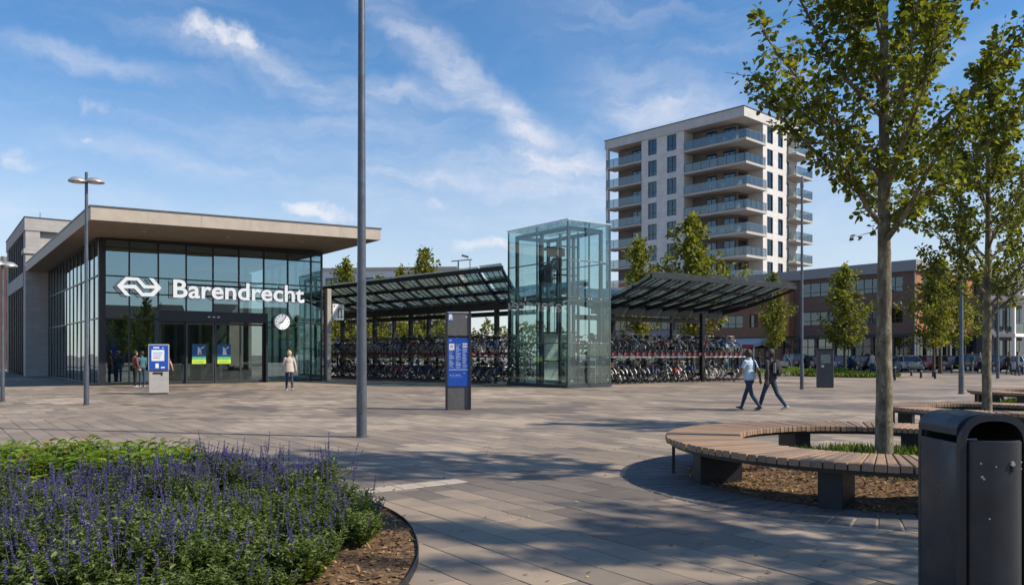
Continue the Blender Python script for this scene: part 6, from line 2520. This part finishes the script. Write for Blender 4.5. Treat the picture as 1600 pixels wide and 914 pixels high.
def person(label, loc, rz, h, legs, arms, mats, hair, head_turn=0.0, lean=0.0, sleeve=1.0, hem=0.0, group=None, fem=False, voxel=.0105, arm_bend=None):
    """legs: ((hip, knee), (hip, knee)) in degrees, forward positive; arms: ((swing, out, elbow), ...); mats: skin, top, trousers, shoes"""
    k = h / 1.75
    hipz = .93
    J = {}
    shapes = MB()
    bones = []                                           # (p, q, radius, region)
    sw = .185 if fem else .21
    pel = Vector((0, 0, hipz))

    def L(v):
        return pel + rot_x(Vector(v) - pel, -R(lean))
    chest, neck, chin = L((0, -.005, 1.32)), L((0, -.01, 1.47)), L((0, .02, 1.545))
    head = L((0, .03, 1.625))
    ellip_tube(shapes, [Vector((0, 0, .84)), pel, L((0, .0, 1.06)), L((0, 0, 1.20)), chest, L((0, -.01, 1.41)), L((0, -.012, 1.455))],
               [(.13, .09), (.172, .122), (.158, .112), (.170, .118), (sw * 1.0, .122), (sw * .88, .098), (.07, .065)], 16)
    bones += [(Vector((0, 0, .86)), pel, .15, 2), (L((0, 0, 1.0)), chest, .16, 1), (chest, L((0, 0, 1.44)), .15, 1)]
    ellip_tube(shapes, [L((0, -.012, 1.43)), L((0, .0, 1.50)), L((0, .015, 1.58))], [(.060, .060), (.052, .055), (.056, .06)], 10)
    bones.append((L((0, -.012, 1.475)), chin, .05, 0))
    ct, st_ = math.cos(head_turn), math.sin(head_turn)

    def HD(x, y, z):
        return head + Vector((x * ct - y * st_, x * st_ + y * ct, z))
    ball(shapes, head, (.076, .094, .118), 14)
    ball(shapes, HD(0, .045, -.07), (.05, .045, .05), 10)             # jaw
    ball(shapes, HD(0, .098, -.012), (.012, .02, .022), 8)            # nose
    for s in (-1, 1):
        ball(shapes, HD(s * .078, -.002, -.008), (.012, .02, .032), 8)  # ears
    bones.append((head - Vector((0, 0, .05)), head + Vector((0, 0, .05)), .09, 0))
    feet = []
    for s, (hip, knee) in zip((-1, 1), legs):
        hp = Vector((s * .092, 0, hipz - .03))
        kn = hp + rot_x(Vector((s * .004, 0, -.43)), R(hip))
        an = kn + rot_x(Vector((0, 0, -.41)), R(hip - knee))
        ellip_tube(shapes, [hp + Vector((0, 0, .05)), hp, hp.lerp(kn, .35), hp.lerp(kn, .8), kn, kn.lerp(an, .3), kn.lerp(an, .75), an], [.088, .096, .082, .062, .058, .060, .048, .042], 12)
        bones += [(hp, kn, .08, 2), (kn, an, .055, 2)]
        feet.append((an, R(hip - knee)))
    low = min(a.z for a, _ in feet) - .075
    for an, ang in feet:
        a2 = min(0.9, max(-.9, ang * .55))
        toe = an + rot_x(Vector((0, .17, -.055)), a2)
        heel = an + rot_x(Vector((0, -.05, -.055)), a2)
        ellip_tube(shapes, [heel + Vector((0, -.015, .01)), heel, an + rot_x(Vector((0, .05, -.04)), a2), an + rot_x(Vector((0, .12, -.055)), a2), toe + Vector((0, .02, 0))],
                   [(.025, .025), (.038, .036), (.044, .042), (.046, .028), (.026, .014)], 10)
        bones.append((heel, toe, .045, 3))
    hands = []
    for s, ab in zip((-1, 1), arms):
        swing, outw, elb = ab
        sh_ = L((s * sw, -.005, 1.405))
        d = Vector((s * math.sin(R(outw)), 0, -math.cos(R(outw))))
        d = rot_x(d, R(swing))
        el = sh_ + d * .29
        fd = rot_x(Vector((s * math.sin(R(outw * .6)), 0, -math.cos(R(outw * .6)))), R(swing + elb))
        wr = el + fd * .245
        ellip_tube(shapes, [sh_ + Vector((-s * .05, 0, .01)), sh_, sh_.lerp(el, .4), el, el.lerp(wr, .4), wr], [.060, .062, .054, .046, .044, .032], 10)
        bones += [(sh_, sh_.lerp(el, .55), .05, 1), (sh_.lerp(el, .55), el, .045, 1 if sleeve > .6 else 0), (el, wr, .038, 1 if sleeve > .9 else 0)]
        # palm, four fingers and a thumb
        side = Vector((0, 1, 0)) - fd * fd.y
        side.normalize()
        palm = wr + fd * .05
        ellip_tube(shapes, [wr, palm, wr + fd * .085], [(.022, .026), (.018, .040), (.016, .040)], 8)
        inn = Vector((-s, 0, 0))
        for q in range(4):
            b = wr + fd * .08 + side * (.030 - .020 * q)
            ln = (.062, .070, .066, .052)[q]
            shapes.tube([b, b + fd * ln * .55, b + (fd * .9 + inn * .45) * ln], [.0105, .0100, .0085], 6)
        tb = wr + fd * .03 + side * .032
        shapes.tube([tb, tb + (side * .7 + fd * .6) * .035, tb + (side * .45 + fd * .9) * .062], [.0125, .0115, .009], 6)
        bones.append((wr + fd * .01, wr + fd * .15, .035, 0))
        hands.append(wr + fd * .09)
    if hem:
        ellip_tube(shapes, [L((0, 0, 1.15)), L((0, 0, 1.0)), Vector((0, -.005, hipz - hem))], [(.178, .135), (.200, .150), (.215, .165)], 18)
        bones += [(L((0, 0, 1.1)), Vector((0, 0, hipz - hem + .03)), .26, 1)]
    src = shapes.mesh('person_src', M['cloth_black'])
    ob = bpy.data.objects.new('person_src', src)
    COL.objects.link(ob)
    rm = ob.modifiers.new('r', 'REMESH')
    rm.mode = 'VOXEL'
    rm.voxel_size = voxel
    sm = ob.modifiers.new('s', 'SMOOTH')
    sm.factor = .5
    sm.iterations = 3
    bpy.context.view_layer.update()
    me = bpy.data.meshes.new_from_object(ob.evaluated_get(bpy.context.evaluated_depsgraph_get()))
    bpy.data.objects.remove(ob)
    me.name = 'body'
    me.materials.clear()
    for m_ in mats:
        me.materials.append(m_)
    nP = len(me.polygons)
    cen = np.zeros(nP * 3, np.float32)
    me.polygons.foreach_get('center', cen)
    cen = cen.reshape(-1, 3)
    best = np.full(nP, 1e9)
    reg = np.zeros(nP, np.int32)
    for p, q_, r, g in bones:
        p, q_ = np.array(p[:]), np.array(q_[:])
        d = q_ - p
        t_ = np.clip(((cen - p) @ d) / (d @ d), 0, 1)
        dist = np.linalg.norm(cen - (p + t_[:, None] * d), axis=1) / r
        if hem and r > .2:
            dist = np.where((cen[:, 2] > hipz - hem - .02) & (np.hypot(cen[:, 0], cen[:, 1]) < .24), dist * .6, 9)
        up = dist < best
        best[up], reg[up] = dist[up], g
    me.polygons.foreach_set('material_index', reg)
    me.polygons.foreach_set('use_smooth', np.ones(nP, bool))
    t_ = thing('person', label, 'person', loc, rz, group)
    t_.scale = (k, k, k)
    link('body', me, t_, (0, 0, -low))
    # hair cap following the skull
    hb = MB()
    hc = HD(0, -.012, .012)
    n = 16
    vs_, fs = [], []
    hm, lng = hair[0], hair[1]
    for i in range(n + 1):
        th = math.pi * i / n
        for j in range(n):
            a = 2 * math.pi * j / n
            fx, fy, fz = math.sin(th) * math.cos(a), math.sin(th) * math.sin(a), math.cos(th)
            rr = 1.0
            z = hc.z + .145 * fz
            back = fy < .25
            if not back:
                z = max(z, hc.z + .035 + .05 * fy)
            else:
                z = max(z, hc.z - lng)
            x_, y_ = .108 * fx, .126 * fy
            vs_.append((hc.x + x_ * ct - y_ * st_, hc.y + x_ * st_ + y_ * ct, z))
    for i in range(n):
        for j in range(n):
            j2 = (j + 1) % n
            fs.append((i * n + j, (i + 1) * n + j, (i + 1) * n + j2, i * n + j2))
    hb.add(vs_, fs)
    hb.build('hair', M[hm], t_, (0, 0, -low), smooth='all')
    return t_, -low, k


# woman walking to the doors
person('person in beige jacket and dark jeans walking towards the station doors', gp(452, 609.5), R(24), 1.72, ((14, 6), (-12, 14)), ((10, 13, 12), (-10, 14, 12)), [M['skin_light'], M['jacket_beige'], M['jeans_navy'], M['shoe_white']],
       ('hair_blond', .085), hem=.12, fem=True)
# walking pair
WA = R(40)
p1, lo1, k1 = person('person in pale blue tee and dark jeans walking on the left of the pair', gp(1171, 640), WA, 1.74, ((-18, 20), (25, 6)), ((20, 12, 18), (-22, 14, 14)), [M['skin_dark'], M['tee_blue'], M['jeans_blue'], M['shoe_dark']],
                     ('hair_auburn', .10), head_turn=R(-55), sleeve=.3, group='pair of people walking', hem=.02)
p2, lo2, k2 = person('person in charcoal top with backpack walking on the right of the pair', gp(1204, 640.5), WA, 1.74, ((23, 5), (-20, 20)), ((-14, 10, 12), (16, 10, 20)), [M['skin_dark'], M['sweater'], M['jeans_blue'], M['shoe_white']],
                     ('hair_dark', .085), head_turn=R(28), group='pair of people walking', hem=.02)


def backpack(label, host, lo, k, m_, side_off, size, strap_only=False, rz=WA):
    b = thing('backpack', label, 'backpack', host.location, rz)
    b.scale = (k, k, k)
    if not strap_only:
        w, d, h = size
        z0 = 1.02 + lo
        mb = MB()
        ellip_tube(mb, [(side_off, -.115 - d * .5, z0), (side_off, -.12 - d * .55, z0 + .03), (side_off, -.12 - d * .55, z0 + h * .5), (side_off, -.115 - d * .45, z0 + h * .85), (side_off, -.11 - d * .3, z0 + h)],
                   [(w * .40, d * .42), (w * .5, d * .55), (w * .5, d * .55), (w * .43, d * .45), (w * .2, d * .2)], 16)
        mb.build('pack', m_, b, smooth='all')
        MB().cbox(side_off - w * .34, side_off + w * .34, -.115 - d * 1.28, -.115 - d * .95, z0 + .04, z0 + h * .42, .03, 2).build('front_pocket', m_, b, smooth=True)
        MB().cbox(side_off - w * .62, side_off - w * .44, -.14 - d * .7, -.13 - d * .2, z0 + .06, z0 + h * .8, .015).build('pale_panel', M['cloth_grey'], b)
    for s in (-1, 1):
        if strap_only and s < 0:
            continue
        x = s * .105
        st = MB()
        pts = [(x, -.125, 1.10 + lo), (x * 1.05, -.128, 1.30 + lo), (x, -.07, 1.445 + lo), (x, .03, 1.44 + lo), (x * 1.05, .122, 1.32 + lo), (x * 1.1, .128, 1.18 + lo)]
        for i in range(len(pts) - 1):
            st.bar(pts[i], pts[i + 1], .05, .014, (0, -1, .3) if i in (0, 4) else (0, 0, 1))
        st.build('strap', m_, b)
    return b


backpack('black backpack with grey panel worn by the person in charcoal', p2, lo2, k2, M['cloth_black'], .03, (.30, .15, .44))
backpack('dark strap bag over the pale blue tee of the left walker', p1, lo1, k1, M['cloth_black'], .0, (.24, .10, .3), strap_only=True)

# people by the glass and the ticket machine
person('person in dark top and black trousers standing by the glass left of the ticket machine', gp(211, 604.5), R(-40), 1.72, ((2, 0), (-2, 2)), ((6, 6, 30), (4, 8, 16)), [M['skin_light'], M['cloth_rust'], M['cloth_black'], M['shoe_white']],
       ('hair_dark', .10), fem=True, voxel=.013)
person('person in teal and blue standing close behind the ticket machine', gp(222, 603.8), R(60), 1.70, ((3, 0), (-3, 0)), ((10, 6, 60), (5, 6, 20)), [M['skin_light'], M['cloth_teal'], M['jeans_blue'], M['shoe_white']],
       ('hair_auburn', .06), voxel=.013)
person('person hidden behind the ticket machine with one arm showing', gp(255.5, 606.5), R(10), 1.72, ((2, 0), (-2, 0)), ((4, 8, 20), (8, 22, 10)), [M['skin_light'], M['cloth_red'], M['jeans_navy'], M['shoe_dark']],
       ('hair_dark', .06), sleeve=.3, voxel=.013)
person('dark figure standing inside the hall behind the left glass panes', O + U * 1.1 + V * 2.2, R(150), 1.75, ((3, 0), (-3, 0)), ((5, 6, 20), (5, 6, 40)), [M['skin_light'], M['cloth_black'], M['cloth_grey'], M['shoe_dark']],
       ('hair_dark', .06), voxel=.015)
far = [(1363, 588, 'jacket_beige', 'jeans_blue', 'cloth_blue', 'far person in blue grey standing by the lawn left of the trunk', 40), (1519, 582, 'cloth_teal', 'cloth_grey', 'x', 'far person in pale teal right of the slim lamp post', 100), (1531, 583.5, 'cloth_grey', 'cloth_black', 'x', 'far person in grey beside the one in teal', 160),
       (1577, 585, 'cloth_black', 'cloth_black', 'x', 'far person in black right of the second tree', 200), (1590, 586.5, 'cloth_grey', 'jeans_navy', 'x', 'far person at the right edge of the square', 250),
       (1186, 577, 'cloth_black', 'jeans_navy', 'x', 'far person seen between the heads of the walking pair', 20), (1234, 580, 'jeans_blue', 'jeans_navy', 'x', 'far person in blue bending right of the backpack', 70)]
for px, py, top, bot, _, lab, a in far:
    person(lab, gp(px, py), R(a), 1.74, ((10, 5), (-10, 8)), ((10, 8, 15), (-10, 8, 15)), [M['skin_light'], M[top], M[bot], M['shoe_dark']], ('hair_dark', .06), voxel=.02, group='far people on the square', lean=(38 if 'bending' in lab else 0))
